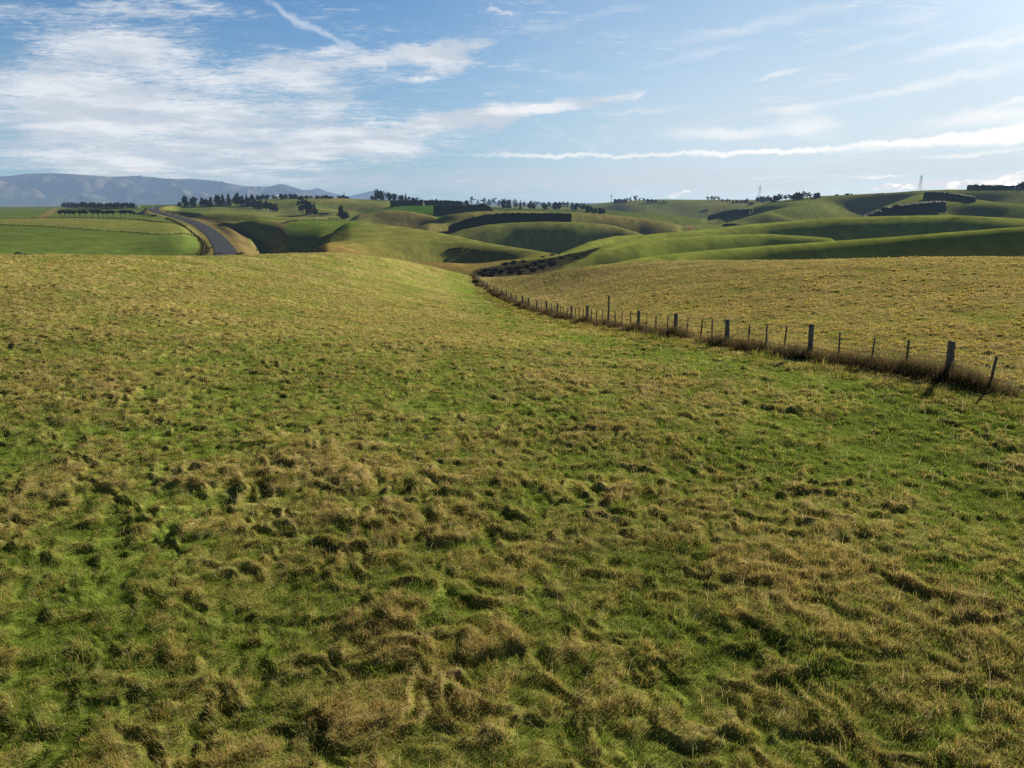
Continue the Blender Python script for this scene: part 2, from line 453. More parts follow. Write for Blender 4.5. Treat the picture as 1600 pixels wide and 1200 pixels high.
# ------------------------------------------------------------------ ground colours (surface albedo; scrub also carries painted gully shade)
C = {k: np.array(v) for k, v in dict(
    straw=(.50, .37, .15), straw2=(.40, .28, .10), green=(.135, .20, .034), lush=(.105, .235, .026), olive=(.34, .335, .075),
    hill=(.29, .33, .075), tan=(.42, .30, .115), orange=(.46, .29, .09), soil=(.12, .09, .05), bright=(.43, .48, .08), dark=(.05, .055, .028), scrub=(.022, .025, .013), paddock=(.19, .26, .050), bank=(.30, .21, .085), pale=(.40, .39, .17)).items()}
GPX, GPY = project(GX, GY, GZ0)
n1 = fbm(GX / 60, GY / 60, 71, 4); n2 = fbm(GX / 14, GY / 14, 81, 3)
COLG = np.zeros(GX.shape + (3,)); COLG[:] = C['hill']
COLG = lerp(COLG, C['olive'], sstep(-.3, .5, n1))
COLG = lerp(COLG, C['tan'], .55 * sstep(.0, .6, n1 + .5 * n2))
def own(n): return GOWN == RNAMES.index(n)
def tint(mask, col, amt=1.0):
    global COLG
    COLG = lerp(COLG, C[col], np.clip(mask * amt, 0, 1))
def poly(P, d0, d1, soft=0):
    """1 where the ground lies inside the surveyed outline, between two distances"""
    P = [at(px, py, 1.0) for px, py in P]; ang = [(math.atan2(p[0], p[1]), p[2] - CAM_Z) for p in P]
    X, Y = GA, (GZ0 - CAM_Z) / GR
    ins = np.zeros(X.shape, bool); j = len(ang) - 1
    for i in range(len(ang)):
        (xi, yi), (xj, yj) = ang[i], ang[j]
        c = ((yi > Y) != (yj > Y)) & (X < (xj - xi) * (Y - yi) / ((yj - yi) if yj != yi else 1e-9) + xi)
        ins ^= c; j = i
    return ins * ((GR > d0) & (GR < d1))
def blob(px, py, D, w, h=None):
    x, y, _ = at(px, py, D)
    return np.exp(-(((GX - x) / w) ** 2 + ((GY - y) / (h or w)) ** 2))

far_left = (GPX < 330) & (GR > 140) & (GOWN != 99)
tint(far_left * 1., 'paddock', .8)
tint(own('gfield') * 1., 'lush'); tint(own('flat') * sstep(560, 800, GR), 'green', .8)
for n in ('dome', 'dome2'): tint(own(n) * (.55 + .6 * n2), 'tan', .8)
for n in ('right1', 'right2', 'right2b', 'link'): tint(own(n) * 1., 'bright', .8)
tint(own('spur') * 1., 'olive', .7); tint(own('spur') * np.clip(blob(600, 394, 225, 34, 26) + .8 * blob(640, 404, 205, 30), 0, 1), 'orange', .8)
tint(own('big') * 1., 'hill', .6)
tint(own('north') * 1., 'olive', .5)
tint(poly([(445, 348), (480, 342.5), (540, 343.5), (575, 347), (545, 356), (520, 366), (470, 368), (440, 362)], 280, 470), 'lush', .55)
tint(poly([(0, 350), (120, 356.5), (230, 363.5), (316, 371), (318, 402), (-300, 402), (-300, 345)], 140, 430), 'paddock', .9)
tint(poly([(-200, 341), (60, 341), (150, 341), (230, 344), (300, 354), (316, 371), (230, 363.5), (120, 356.5), (0, 350), (-200, 345)], 250, 700), 'olive', .8)
tint(poly([(-200, 325), (80, 325), (60, 341), (-200, 345)], 300, 2500), 'paddock', .9)
tint(poly([(85, 325), (92, 325), (72, 341), (55, 341)], 300, 2500), 'tan', .9)
tint(poly([(300, 338), (335, 340), (372, 354), (390, 366), (384, 386), (366, 386), (345, 362), (320, 350)], 250, 560), 'bank', .85)
tint(poly([(372, 372), (384, 368), (400, 378), (410, 400), (372, 400)], 200, 340), 'bank', .8)
# roadside verge of dry grass
rd, _ = near_polyline(GX, GY, ROAD_XYZ, 20)
tint((1 - sstep(5, 10, rd)) * (GOWN != 99), 'tan', .6)
# gully scrub, its colour darkened further to paint in the gully's shade
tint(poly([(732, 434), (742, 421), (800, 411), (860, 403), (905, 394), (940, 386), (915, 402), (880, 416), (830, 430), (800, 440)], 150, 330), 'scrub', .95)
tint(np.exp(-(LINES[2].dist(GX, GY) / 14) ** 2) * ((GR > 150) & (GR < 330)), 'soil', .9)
# farm tracks, a lighter crossing, grazing terraces and old cultivation lines
for P, w in (([(452, 350, 420), (438, 354, 380), (432, 362, 335), (442, 368, 318), (470, 370, 310), (500, 366, 300)], 2.4), ([(0, 343, 440), (60, 341, 470)], 2.5),
             ([(1060, 343, 650), (1085, 351, 560), (1120, 352, 560)], 3.5), ([(985, 372, 420), (960, 366, 450), (930, 362, 480)], 2)):
    tint(np.exp(-(Line(P, w, 1).dist(GX, GY) / w) ** 2), 'tan', .9)
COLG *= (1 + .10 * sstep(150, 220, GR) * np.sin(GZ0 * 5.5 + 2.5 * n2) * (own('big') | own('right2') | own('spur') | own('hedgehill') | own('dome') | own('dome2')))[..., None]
for k, (px, py, D, w) in enumerate([(1500, 348, 400, 7), (1528, 350, 395, 5), (1482, 352, 390, 4), (1420, 340, 425, 4), (1545, 341, 410, 4), (1436, 341, 425, 3)]):
    tint(blob(px, py, D, w, w * .5) * (fbm(GX / 3, GY / 3, 300 + k, 2) > 0), 'dark', .8)
# the two rough pastures
FGM = GOWN == 99
def flat_at(px, py):
    az, e = ray(px, py); D = -CAM_Z / e; return D * math.sin(az), D * math.cos(az)
LUSH = [(*flat_at(px, py), r_, a_) for px, py, r_, a_ in [(700, 950, .55, .5), (640, 930, .4, .35), (1215, 1010, .45, .6), (1295, 1045, .3, .6), (1030, 1000, .5, .35), (900, 640, 2.0, .35), (1545, 655, .7, .6), (330, 690, 1.6, .35),
        (180, 830, 1.3, .40), (110, 960, 1.0, .45), (60, 1110, .8, .4), (390, 1000, .5, .45), (1180, 700, 1.8, .25), (1430, 740, 1.5, .3), (560, 600, 2.5, .25), (1550, 920, .8, .35), (800, 770, .9, .25)]]
def pasture_mix(x, y, hum, patch):
    """share of dead grass 0..1"""
    big = fbm(x / 26, y / 26, 91, 3)
    rightside = side_of_fence(x, y)
    left = sstep(-2, -14, x + .12 * y)
    r = np.hypot(x, y)
    s = .47 + .14 * patch + .50 * (hum - .60) + .20 * big + .13 * rightside - .10 * left * (1 - sstep(12, 40, r)) + .09 * sstep(15, 60, r)
    for gx_, gy_, gr_, ga_ in LUSH: s = s - .7 * ga_ * np.exp(-((x - gx_) ** 2 + (y - gy_) ** 2) / gr_ ** 2)
    strip = np.exp(-((fence_dist(x, y) + 4.2) / 2.6) ** 2)                 # greener band along the fence
    return np.clip(s - .26 * strip, 0.04, 1)
FP = spline(FENCE_XYZ, 6)
def fence_dist(x, y):
    """signed distance to the fence, positive on its far (right) side"""
    fx = np.interp(y, FP[:, 1], FP[:, 0])
    k = np.interp(y, FP[:, 1], np.gradient(FP[:, 0], FP[:, 1]))
    lo = FP[0]; fx = np.where(y < lo[1], lo[0] + (y - lo[1]) * k, fx)
    return (x - fx) / np.sqrt(1 + k * k)
def side_of_fence(x, y):
    return sstep(-.3, .6, fence_dist(x, y))
dead = pasture_mix(GX, GY, HUM, PATCH)
gcol = lerp(lerp(np.array([.21, .28, .042]), np.array([.33, .32, .075]), sstep(.10, .45, dead)), C['straw'] * 1.05, .85 * sstep(.38, .85, dead))
gcol = lerp(gcol, C['orange'], (side_of_fence(GX, GY) * .22 + .2 * np.clip(blob(690, 415, 128, 25, 35), 0, 1)) * sstep(.3, .8, dead))
gcol = gcol * 1.22
COLG = np.where(FGM[..., None], gcol, COLG)
COLG = COLG * (1 + .22 * n2 + .17 * pn(GX / 3.2, GY / 3.2, 77))[..., None]
COLG = np.clip(COLG, .01, .7)

m_ground, nt = mat('pasture_ground')
ca = N(nt, 'ShaderNodeVertexColor', layer_name='Col')
pos = N(nt, 'ShaderNodeNewGeometry').outputs['Position']
f1 = noisy(nt, 1.6, 6, .62, pos); f2 = noisy(nt, .22, 5, .6, pos)
mr = N(nt, 'ShaderNodeMapRange'); L(nt, f1, mr.inputs[0]); mr.inputs[1].default_value = .3; mr.inputs[2].default_value = .7; mr.inputs[3].default_value = .62; mr.inputs[4].default_value = 1.35
mr2 = N(nt, 'ShaderNodeMapRange'); L(nt, f2, mr2.inputs[0]); mr2.inputs[1].default_value = .3; mr2.inputs[2].default_value = .7; mr2.inputs[3].default_value = .8; mr2.inputs[4].default_value = 1.2
f3 = N(nt, 'ShaderNodeVectorMath', operation='LENGTH'); L(nt, pos, f3.inputs[0])
fd = N(nt, 'ShaderNodeMapRange'); L(nt, f3.outputs['Value'], fd.inputs[0]); fd.inputs[1].default_value = 60; fd.inputs[2].default_value = 260; fd.inputs[3].default_value = 1; fd.inputs[4].default_value = .09
fm = N(nt, 'ShaderNodeMix'); L(nt, fd.outputs[0], fm.inputs[0]); fm.inputs[2].default_value = 1.0; L(nt, mr.outputs[0], fm.inputs[3])
mm = N(nt, 'ShaderNodeMath', operation='MULTIPLY'); L(nt, fm.outputs[0], mm.inputs[0]); L(nt, mr2.outputs[0], mm.inputs[1])
vm = N(nt, 'ShaderNodeVectorMath', operation='SCALE'); L(nt, ca.outputs['Color'], vm.inputs[0]); L(nt, mm.outputs[0], vm.inputs['Scale'])
bs = N(nt, 'ShaderNodeBsdfDiffuse'); L(nt, vm.outputs[0], bs.inputs['Color'])
bp = N(nt, 'ShaderNodeBump'); L(nt, fd.outputs[0], bp.inputs['Strength']); bp.inputs['Distance'].default_value = .25
L(nt, noisy(nt, 2.2, 8, .7, pos), bp.inputs['Height']); L(nt, bp.outputs[0], bs.inputs['Normal'])
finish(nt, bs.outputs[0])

nr, na = GX.shape
idx = np.arange(nr * na).reshape(nr, na); nxt = np.roll(idx, -1, axis=1)
F4 = np.stack([idx[:-1], nxt[:-1], nxt[1:], idx[1:]], -1).reshape(-1, 4)[:, ::-1]
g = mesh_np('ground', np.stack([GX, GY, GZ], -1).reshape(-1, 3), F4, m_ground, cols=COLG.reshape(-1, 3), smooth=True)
tag(g, 'rough rolling pasture with paddocks and green hills behind', kind='structure')
# ------------------------------------------------------------------ light and sky
from mathutils import Vector
SUN_AZ, SUN_EL = RAD(41.5), RAD(19.5)
sd = bpy.data.lights.new('sun', 'SUN'); sd.energy = 5.0; sd.angle = RAD(.5); sd.color = (1, .94, .78)
so = bpy.data.objects.new('sun', sd); COL.objects.link(so)
so.rotation_euler = Vector((-math.sin(SUN_AZ) * math.cos(SUN_EL), -math.cos(SUN_AZ) * math.cos(SUN_EL), -math.sin(SUN_EL))).to_track_quat('-Z', 'Y').to_euler()
W = bpy.data.worlds.new('World'); scene.world = W; W.use_nodes = True
nt = W.node_tree; nt.nodes.clear()
def M(op, a, b=None, c=None, clamp=False):
    n = N(nt, 'ShaderNodeMath', operation=op, use_clamp=clamp)
    for i, v in enumerate((a, b, c)):
        if v is None: continue
        if isinstance(v, (int, float)): n.inputs[i].default_value = v
        else: L(nt, v, n.inputs[i])
    return n.outputs[0]
def MR(v, a, b, c=0., d=1., smooth=True):
    n = N(nt, 'ShaderNodeMapRange', interpolation_type='SMOOTHSTEP' if smooth else 'LINEAR'); L(nt, v, n.inputs[0])
    for i, q in enumerate((a, b, c, d)): n.inputs[i + 1].default_value = q
    return n.outputs[0]
def MIX(f, a, b, mode='MIX'):
    n = N(nt, 'ShaderNodeMix', data_type='RGBA', blend_type=mode)
    if isinstance(f, (int, float)): n.inputs[0].default_value = f
    else: L(nt, f, n.inputs[0])
    for i, v in ((6, a), (7, b)):
        if isinstance(v, tuple): n.inputs[i].default_value = (*v, 1)
        else: L(nt, v, n.inputs[i])
    return n.outputs[2]
def V(op, a, b):
    n = N(nt, 'ShaderNodeVectorMath', operation=op)
    for i, v in enumerate((a, b)):
        if isinstance(v, tuple): n.inputs[i].default_value = v
        else: L(nt, v, n.inputs[i])
    return n.outputs['Vector']
def XYZ(x, y, z=0.):
    n = N(nt, 'ShaderNodeCombineXYZ')
    for i, v in enumerate((x, y, z)):
        if isinstance(v, (int, float)): n.inputs[i].default_value = v
        else: L(nt, v, n.inputs[i])
    return n.outputs[0]
def NOISE(vec, scale, detail=5, rough=.55, dist=0., color=False):
    n = N(nt, 'ShaderNodeTexNoise'); L(nt, vec, n.inputs['Vector'])
    n.inputs['Scale'].default_value = scale; n.inputs['Detail'].default_value = detail; n.inputs['Roughness'].default_value = rough; n.inputs['Distortion'].default_value = dist
    return n.outputs['Color' if color else 'Fac']

sky = N(nt, 'ShaderNodeTexSky'); sky.sky_type = 'NISHITA'; sky.sun_disc = False; sky.sun_elevation = SUN_EL; sky.sun_rotation = SUN_AZ
sky.air_density = 1.0; sky.dust_density = .3; sky.ozone_density = 2.0; sky.altitude = 100
tc = N(nt, 'ShaderNodeTexCoord')
sp = N(nt, 'ShaderNodeSeparateXYZ'); L(nt, tc.outputs['Generated'], sp.inputs[0]); dx, dy, dz = sp.outputs
azd = M('MULTIPLY', M('ARCTAN2', dx, dy), 180 / PI); eld = M('MULTIPLY', M('ARCSINE', dz), 180 / PI)
sunv = (math.sin(SUN_AZ) * math.cos(SUN_EL), math.cos(SUN_AZ) * math.cos(SUN_EL), math.sin(SUN_EL))
dt = N(nt, 'ShaderNodeVectorMath', operation='DOT_PRODUCT'); L(nt, tc.outputs['Generated'], dt.inputs[0]); dt.inputs[1].default_value = sunv
sdot = dt.outputs['Value']
AE = XYZ(azd, eld)                                      # azimuth / elevation in degrees
den = M('ADD', M('MAXIMUM', dz, 0.0), .10)
PL = XYZ(M('DIVIDE', dx, den), M('DIVIDE', dy, den))     # flat cloud deck overhead
warp = V('MULTIPLY', V('SUBTRACT', NOISE(AE, .16, 5, .6, color=True), (.5, .5, .5)), (9, 3.2, 0))
AW = V('ADD', AE, warp)
AW2 = V('ADD', AE, V('MULTIPLY', V('SUBTRACT', NOISE(AE, .55, 4, .6, color=True), (.5, .5, .5)), (2.2, 1.0, 0)))

def stroke(px, py, hl, hw, ang, s, vec):
    """elongated soft cloud bank centred where the photographed one stands in the sky"""
    a0, e0 = ray(px, py); a1, e1 = ray(px + 10, py); a2, e2 = ray(px, py - 10)
    kx = math.degrees(a1 - a0) / 10; ky = math.degrees(math.atan(e2) - math.atan(e0)) / 10
    mp = N(nt, 'ShaderNodeMapping', vector_type='TEXTURE'); L(nt, vec, mp.inputs[0])
    mp.inputs['Location'].default_value = (math.degrees(a0), math.degrees(math.atan(e0)), 0)
    mp.inputs['Rotation'].default_value = (0, 0, math.atan2(math.sin(RAD(ang)) * ky, math.cos(RAD(ang)) * kx))
    mp.inputs['Scale'].default_value = (hl * kx, hw * ky, 1)
    ln = N(nt, 'ShaderNodeVectorMath', operation='LENGTH'); L(nt, mp.outputs[0], ln.inputs[0])
    return MR(ln.outputs['Value'], 1.0, 0.0, 0., s)
def family(rows, vec):
    t = None
    for r in rows:
        v_ = vec
        if t is not None:                                   # keeps the node program evaluating one bank at a time
            n_ = N(nt, 'ShaderNodeVectorMath', operation='MULTIPLY_ADD'); L(nt, t, n_.inputs[0]); n_.inputs[1].default_value = (1e-7, 1e-7, 0); L(nt, vec, n_.inputs[2]); v_ = n_.outputs['Vector']
        m = stroke(*r, v_)
        t = m if t is None else M('ADD', t, m)
    return M('MINIMUM', t, 1.25)
# rippled mid-level cloud on the left, streaks, and low banks on the right
ALTO = [(60, 150, 260, 80, -12, .62), (250, 130, 330, 80, -8, .68), (420, 110, 300, 42, -4, .62), (330, 190, 420, 60, -6, .66), (520, 165, 150, 70, -20, .55),
        (120, 215, 330, 70, -6, .62), (420, 230, 330, 36, 4, .66), (640, 205, 230, 34, 9, .70), (260, 265, 480, 34, -2, .52), (590, 240, 300, 30, 6, .45),
        (600, 90, 200, 30, 8, .66), (700, 74, 170, 25, 14, .80), (690, 106, 80, 24, 12, .72), (760, 185, 160, 24, 8, .80), (860, 172, 150, 19, 9, .80), (975, 156, 70, 10, 14, .62),
        (190, 60, 190, 60, 12, .55), (150, 15, 240, 26, 6, .55), (640, 130, 40, 9, 8, .55), (765, 152, 26, 9, 8, .5), (766, 23, 40, 8, 4, .55), (340, 10, 160, 22, -4, .35)]
CIRR = [(1300, 160, 260, 14, 6, .5), (1100, 84, 210, 14, 10, .42), (1500, 122, 220, 18, 8, .55), (900, 32, 220, 20, 12, .36), (1400, 60, 260, 12, 9, .45), (1000, 175, 200, 10, 4, .4), (640, 30, 140, 14, -14, .3), (500, 48, 130, 11, -26, .62), (445, 22, 70, 14, -30, .4), (1180, 40, 300, 26, 9, .55), (1420, 25, 320, 30, 8, .40), (1500, 72, 170, 20, 9, .75), (1600, 62, 110, 18, 9, .6),
        (1216, 118, 84, 11, 6, .95), (1300, 126, 120, 8, 7, .5), (890, 118, 90, 14, -8, .3), (1020, 122, 150, 16, 4, .32), (1600, 157, 60, 7, 9, .6),
        (1265, 195, 110, 46, -24, .62), (1160, 207, 200, 22, 3, .6), (1080, 205, 160, 18, -4, .45), (900, 222, 170, 14, -30, .4), (940, 215, 40, 40, 50, .4), (1450, 200, 240, 34, 8, .5), (1560, 175, 150, 30, 8, .45)]
BAND = [(840, 243, 260, 6.7, -1, 0.75), (1060, 240, 300, 6.7, 0, 0.85), (1280, 232, 300, 8.9, 3, 0.95), (1480, 218, 280, 14.8, 5, 1.0), (1600, 210, 190, 25.2, 5, 1.15), (1520, 240, 260, 7.4, 3, 0.75), (1600, 180, 160, 44.4, 8, 0.5), (1300, 250, 240, 3.7, 2, 0.35), (1250, 277, 160, 3.7, 1, 0.5), (1370, 277, 90, 3.0, 1, 0.7), (1000, 285, 170, 3.0, 1, 0.35), (880, 262, 260, 4.4, 0, 0.3)]
VEIL = [(420, 285, 520, 30, 0, .45), (1000, 290, 500, 30, 0, .45), (1350, 120, 420, 60, 6, .34), (1100, 190, 360, 40, 4, .42), (1550, 130, 240, 90, 6, .42), (950, 60, 300, 40, 10, .25), (1250, 270, 640, 42, 1, .85), (800, 275, 500, 36, 0, .7), (200, 250, 520, 46, -2, .55), (100, 200, 260, 60, -8, .4), (1500, 262, 300, 30, 2, .5), (500, 290, 420, 26, 0, .4)]
PUFF = [(1600, 282, 110, 15, 4, 1.1), (1500, 287, 120, 11, 4, 1.05), (1410, 292, 90, 9, 3, 1.0), (1055, 306, 26, 6, 0, .95), (1075, 301, 16, 4, 0, .9), (1640, 275, 100, 22, 4, 1.1)]
nA = M('ADD', M('MULTIPLY', NOISE(PL, 2.6, 7, .62, .4), .60), M('MULTIPLY', NOISE(V('MULTIPLY', V('ADD', PL, V('MULTIPLY', warp, (.02, .02, 0))), (.55, 1.5, 1)), 7.0, 5, .6, .6), .36))
nA = M('ADD', nA, M('MULTIPLY', M('SUBTRACT', NOISE(V('MULTIPLY', V('ADD', PL, V('MULTIPLY', warp, (.01, .02, 0))), (.7, 1.6, 1)), 24.0, 4, .6, .8), .36), .50))
nB = NOISE(V('MULTIPLY', AW2, (.055, .55, 1)), 1.6, 7, .62, .3)
nC = NOISE(V('MULTIPLY', AW2, (.10, .6, 1)), 1.3, 7, .62)
nP = NOISE(V('MULTIPLY', AE, (.45, .8, 1)), 1.6, 6, .6)
def density(mask, n, k, a, b):
    return MR(M('ADD', mask, M('MULTIPLY', M('SUBTRACT', n, .5), k)), a, b)
dA = density(family(ALTO, AW), nA, 2.4, .12, 1.08)
dB = M('MULTIPLY', density(family(CIRR, AW2), nB, 1.1, .12, 1.15), .85)
dC = M('MULTIPLY', density(family(BAND, AW2), M('ADD', M('MULTIPLY', nC, .5), M('MULTIPLY', nB, .5)), 2.0, .15, 1.15), .92)
dV = M('MULTIPLY', density(family(VEIL, AW), nC, .9, .0, 1.2), .8)
dP = density(family(PUFF, V('ADD', AE, V('MULTIPLY', V('SUBTRACT', NOISE(AE, .9, 4, .6, color=True), (.5, .5, .5)), (1.2, 1.3, 0)))), nP, .9, .25, .6)

# clear air: the physical sky, its glare near the sun softened, paling to the horizon
glow = MR(sdot, .55, 1.0)
base = MIX(1.0, sky.outputs[0], (.66, 1.0, 1.46), 'MULTIPLY')
sc = N(nt, 'ShaderNodeVectorMath', operation='SCALE'); L(nt, base, sc.inputs[0]); sc.inputs['Scale'].default_value = .1
cp = V('DIVIDE', sc.outputs['Vector'], V('ADD', V('MULTIPLY', sc.outputs['Vector'], (.55, .5, .45)), (1, 1, 1)))
hz = MR(eld, 15, -3.0)
hz = M('ADD', M('MULTIPLY', hz, .80), M('MULTIPLY', glow, .45))
air = MIX(hz, cp, MIX(glow, (.36, .54, .70), (.70, .82, .90)))
c1 = MIX(dV, air, MIX(glow, (.48, .58, .69), (.68, .75, .82)))
shadeA = MR(NOISE(PL, 1.7, 4, .6), .40, .64)
c2 = MIX(M('MULTIPLY', dA, .95), c1, MIX(shadeA, (.58, .65, .74), MIX(glow, (.82, .85, .90), (.98, .98, .98))))
c3 = MIX(dB, c2, MIX(glow, (.70, .78, .88), (.96, .97, .98)))
c4 = MIX(dC, c3, MIX(glow, (.78, .84, .90), (1.05, 1.04, 1.02)))
c5 = MIX(dP, c4, MIX(MR(nP, .45, .6), (.74, .78, .84), (1.02, 1.01, 1.0)))
# bright aureole round the sun, just outside the frame
au = M('POWER', MR(sdot, math.cos(RAD(21)), 1.0, 0, 1, False), 2.6)
c5 = V('ADD', c5, V('MULTIPLY', XYZ(au, au, au), (.30, .30, .28)))
# deep blue overhead, dimmed there and away from the sun to cut fill
c5 = MIX(MR(sdot, .25, -.45), c5, V('MULTIPLY', c5, (.32, .36, .44)))
c5 = MIX(M('MULTIPLY', MR(eld, 13, 27), MR(sdot, .97, .88)), c5, V('MULTIPLY', c5, (.10, .14, .21)))
# below the horizon: plain ground tone
c6 = MIX(MR(eld, -1.5, -4.0), c5, (.10, .11, .07))
bg = N(nt, 'ShaderNodeBackground'); L(nt, V('MULTIPLY', c6, (10, 10, 10)), bg.inputs['Color']); bg.inputs['Strength'].default_value = .1
o = N(nt, 'ShaderNodeOutputWorld'); L(nt, bg.outputs[0], o.inputs['Surface'])
W.cycles.sampling_method = 'MANUAL'; W.cycles.sample_map_resolution = 512
# ------------------------------------------------------------------ far ranges
def mountain(name, prof, D, depth, seed, label, rough=1.0):
    px = [p[0] for p in prof]
    az = np.linspace(az_of(px[0], 316), az_of(px[-1], 316), 420)
    pa = [az_of(p[0], p[1]) for p in prof]; pe = [ray(*p)[1] for p in prof]
    crest = CAM_Z + D * np.interp(az, pa, pe)
    n = 70; t = np.linspace(-1, .5, n)                      # -1 foot, 0 crest, .5 behind
    A, T = np.meshgrid(az, t); R = D + T * depth
    X, Y = R * np.sin(A), R * np.cos(A)
    prof_t = np.where(T < 0, (1 + T) ** 1.15, 1 - .6 * T)
    foot = -36.0
    spur = 1 - np.abs(fbm(X / 900 + .25 * Y / 900, Y / 1500, seed, 4)) * 2.0
    er = (spur - .55) * 260 * rough + 60 * fbm(X / 350, Y / 350, seed + 9, 3)
    Z = foot + (crest[None] - foot) * prof_t + er * np.where(T < 0, np.sin(np.clip(1 + T, 0, 1) * PI) ** 1.0, 0) * np.clip((crest[None] - foot) / 380, .05, 1)
    Z[0] = foot - 30
    col = lerp(np.broadcast_to(np.array([.05, .07, .03]), X.shape + (3,)), np.array([.50, .38, .26]), sstep(-.25, .35, fbm(X / 700, Y / 700, seed + 3, 4)))
    low = 1 - sstep(-.95, -.55, T + .15 * pn(X / 500, Y / 500, seed + 5))
    col = lerp(col, np.array([.09, .15, .05]), low * .7)
    idx = np.arange(X.size).reshape(X.shape)
    F = np.stack([idx[:-1, :-1], idx[:-1, 1:], idx[1:, 1:], idx[1:, :-1]], -1).reshape(-1, 4)
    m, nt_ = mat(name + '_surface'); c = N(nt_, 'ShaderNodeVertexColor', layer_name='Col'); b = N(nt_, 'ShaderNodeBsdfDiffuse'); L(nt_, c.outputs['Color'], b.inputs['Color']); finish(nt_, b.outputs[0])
    o_ = mesh_np(name, np.stack([X, Y, Z], -1).reshape(-1, 3), F, m, cols=col.reshape(-1, 3), smooth=True)
    tag(o_, label, kind='structure'); return o_
mountain('mountains', [(-500, 290), (-330, 284), (-200, 280), (-90, 279), (0, 275.5), (20, 274.5), (40, 271.5), (75, 270.5), (110, 271.5), (170, 276), (215, 275), (250, 278),
         (265, 279.5), (300, 279.5), (320, 281), (345, 284), (375, 289.5), (400, 292.5), (425, 290.5), (437, 287.5), (447, 288.5), (470, 296), (500, 303), (560, 316)],
         12500, 4200, 3, 'long hazy blue brown mountain range with bare spurs')
mountain('mountains', [(380, 316), (420, 298), (450, 294), (470, 297), (485, 296.5), (496, 293.5), (510, 299), (530, 304), (545, 307), (560, 303), (585, 297.5), (600, 299), (625, 306), (660, 314)],
         16000, 3000, 21, 'low pale blue peaks beyond the end of the main range', .7)
# ------------------------------------------------------------------ road
def ribbon(name, P, half, lift, material, label, offs=0.0):
    P = np.asarray(P); d = np.gradient(P[:, :2], axis=0); d /= np.linalg.norm(d, axis=1)[:, None]; nrm = np.c_[d[:, 1], -d[:, 0]]
    prof = np.array([-1, -.5, 0, .5, 1.]) * half + offs
    co = np.stack([np.c_[P[:, :2] + nrm * q, P[:, 2] + lift - .02 * abs(q - offs) / half] for q in prof], 1)
    n, k = co.shape[:2]; idx = np.arange(n * k).reshape(n, k)
    F = np.stack([idx[:-1, :-1], idx[:-1, 1:], idx[1:, 1:], idx[1:, :-1]], -1).reshape(-1, 4)
    return mesh_np(name, co.reshape(-1, 3), F, material)
m_asphalt = simple_mat('asphalt', (.060, .060, .064), (.074, .073, .075), .25, .85)
m_seal = simple_mat('worn_seal', (.12, .115, .11), (.15, .145, .14), .8, .9)
tag(ribbon('road', ROAD_XYZ[10:], 3.5, .02, m_asphalt, ''), 'two lane asphalt road curving away beyond the near paddock', kind='structure')

# ------------------------------------------------------------------ grass
m_grass, nt = mat('grass_blades')
ca = N(nt, 'ShaderNodeVertexColor', layer_name='Col'); b1 = N(nt, 'ShaderNodeBsdfDiffuse'); b2 = N(nt, 'ShaderNodeBsdfTranslucent')
gl = N(nt, 'ShaderNodeBsdfGlossy'); gl.inputs['Roughness'].default_value = .38; gl.inputs['Color'].default_value = (.8, .8, .8, 1)
for b_, q_ in ((b1, .74), (b2, .68)):                   # leaf reflectance and transmittance
    s_ = N(nt, 'ShaderNodeVectorMath', operation='SCALE'); L(nt, ca.outputs['Color'], s_.inputs[0]); s_.inputs['Scale'].default_value = q_; L(nt, s_.outputs['Vector'], b_.inputs['Color'])
mx = N(nt, 'ShaderNodeAddShader'); L(nt, b1.outputs[0], mx.inputs[0]); L(nt, b2.outputs[0], mx.inputs[1])
mg = N(nt, 'ShaderNodeMixShader'); mg.inputs[0].default_value = .012; L(nt, mx.outputs[0], mg.inputs[1]); L(nt, gl.outputs[0], mg.inputs[2])
o = N(nt, 'ShaderNodeOutputMaterial'); L(nt, mg.outputs[0], o.inputs['Surface'])

def blades(name, x, y, z, ln, wd, la, lean, col, root, label):
    """x,y,z roots; ln length; wd width; la lean azimuth; lean 0..1.5; col (n,3) tip colour; root (n,3)"""
    n = len(x); ca_, sa_ = np.cos(la), np.sin(la)
    fa = la + PI / 2 + rng.normal(0, .7, n); px, py = np.cos(fa) * wd * .5, np.sin(fa) * wd * .5
    th = np.clip(lean, 0, 1.45)
    t1 = th * .55; t2 = np.minimum(th * 1.35, 1.75)
    mx_ = ln * .55 * np.sin(t1); mz = ln * .55 * np.cos(t1)
    ex = mx_ + ln * .45 * np.sin(t2); ez = mz + ln * .45 * np.cos(t2)
    co = np.empty((n, 5, 3), np.float32)
    co[:, 0] = np.c_[x - px, y - py, z]; co[:, 1] = np.c_[x + px, y + py, z]
    co[:, 2] = np.c_[x + ca_ * mx_ + px * .75, y + sa_ * mx_ + py * .75, z + mz]; co[:, 3] = np.c_[x + ca_ * mx_ - px * .75, y + sa_ * mx_ - py * .75, z + mz]
    co[:, 4] = np.c_[x + ca_ * ex, y + sa_ * ex, z + ez]
    cc = np.empty((n, 5, 3), np.float32)
    cc[:, 0] = cc[:, 1] = root; cc[:, 2] = cc[:, 3] = root * .35 + col * .65; cc[:, 4] = col
    base = (np.arange(n) * 5)[:, None]
    F = np.concatenate([base + np.array([0, 1, 2, 3]), base + np.array([3, 2, 4])], 1).ravel()
    o_ = mesh_np(name, co.reshape(-1, 3), F, m_grass, cols=cc.reshape(-1, 3), nper=np.tile([4, 3], n))
    tag(o_, label, kind='stuff'); return o_

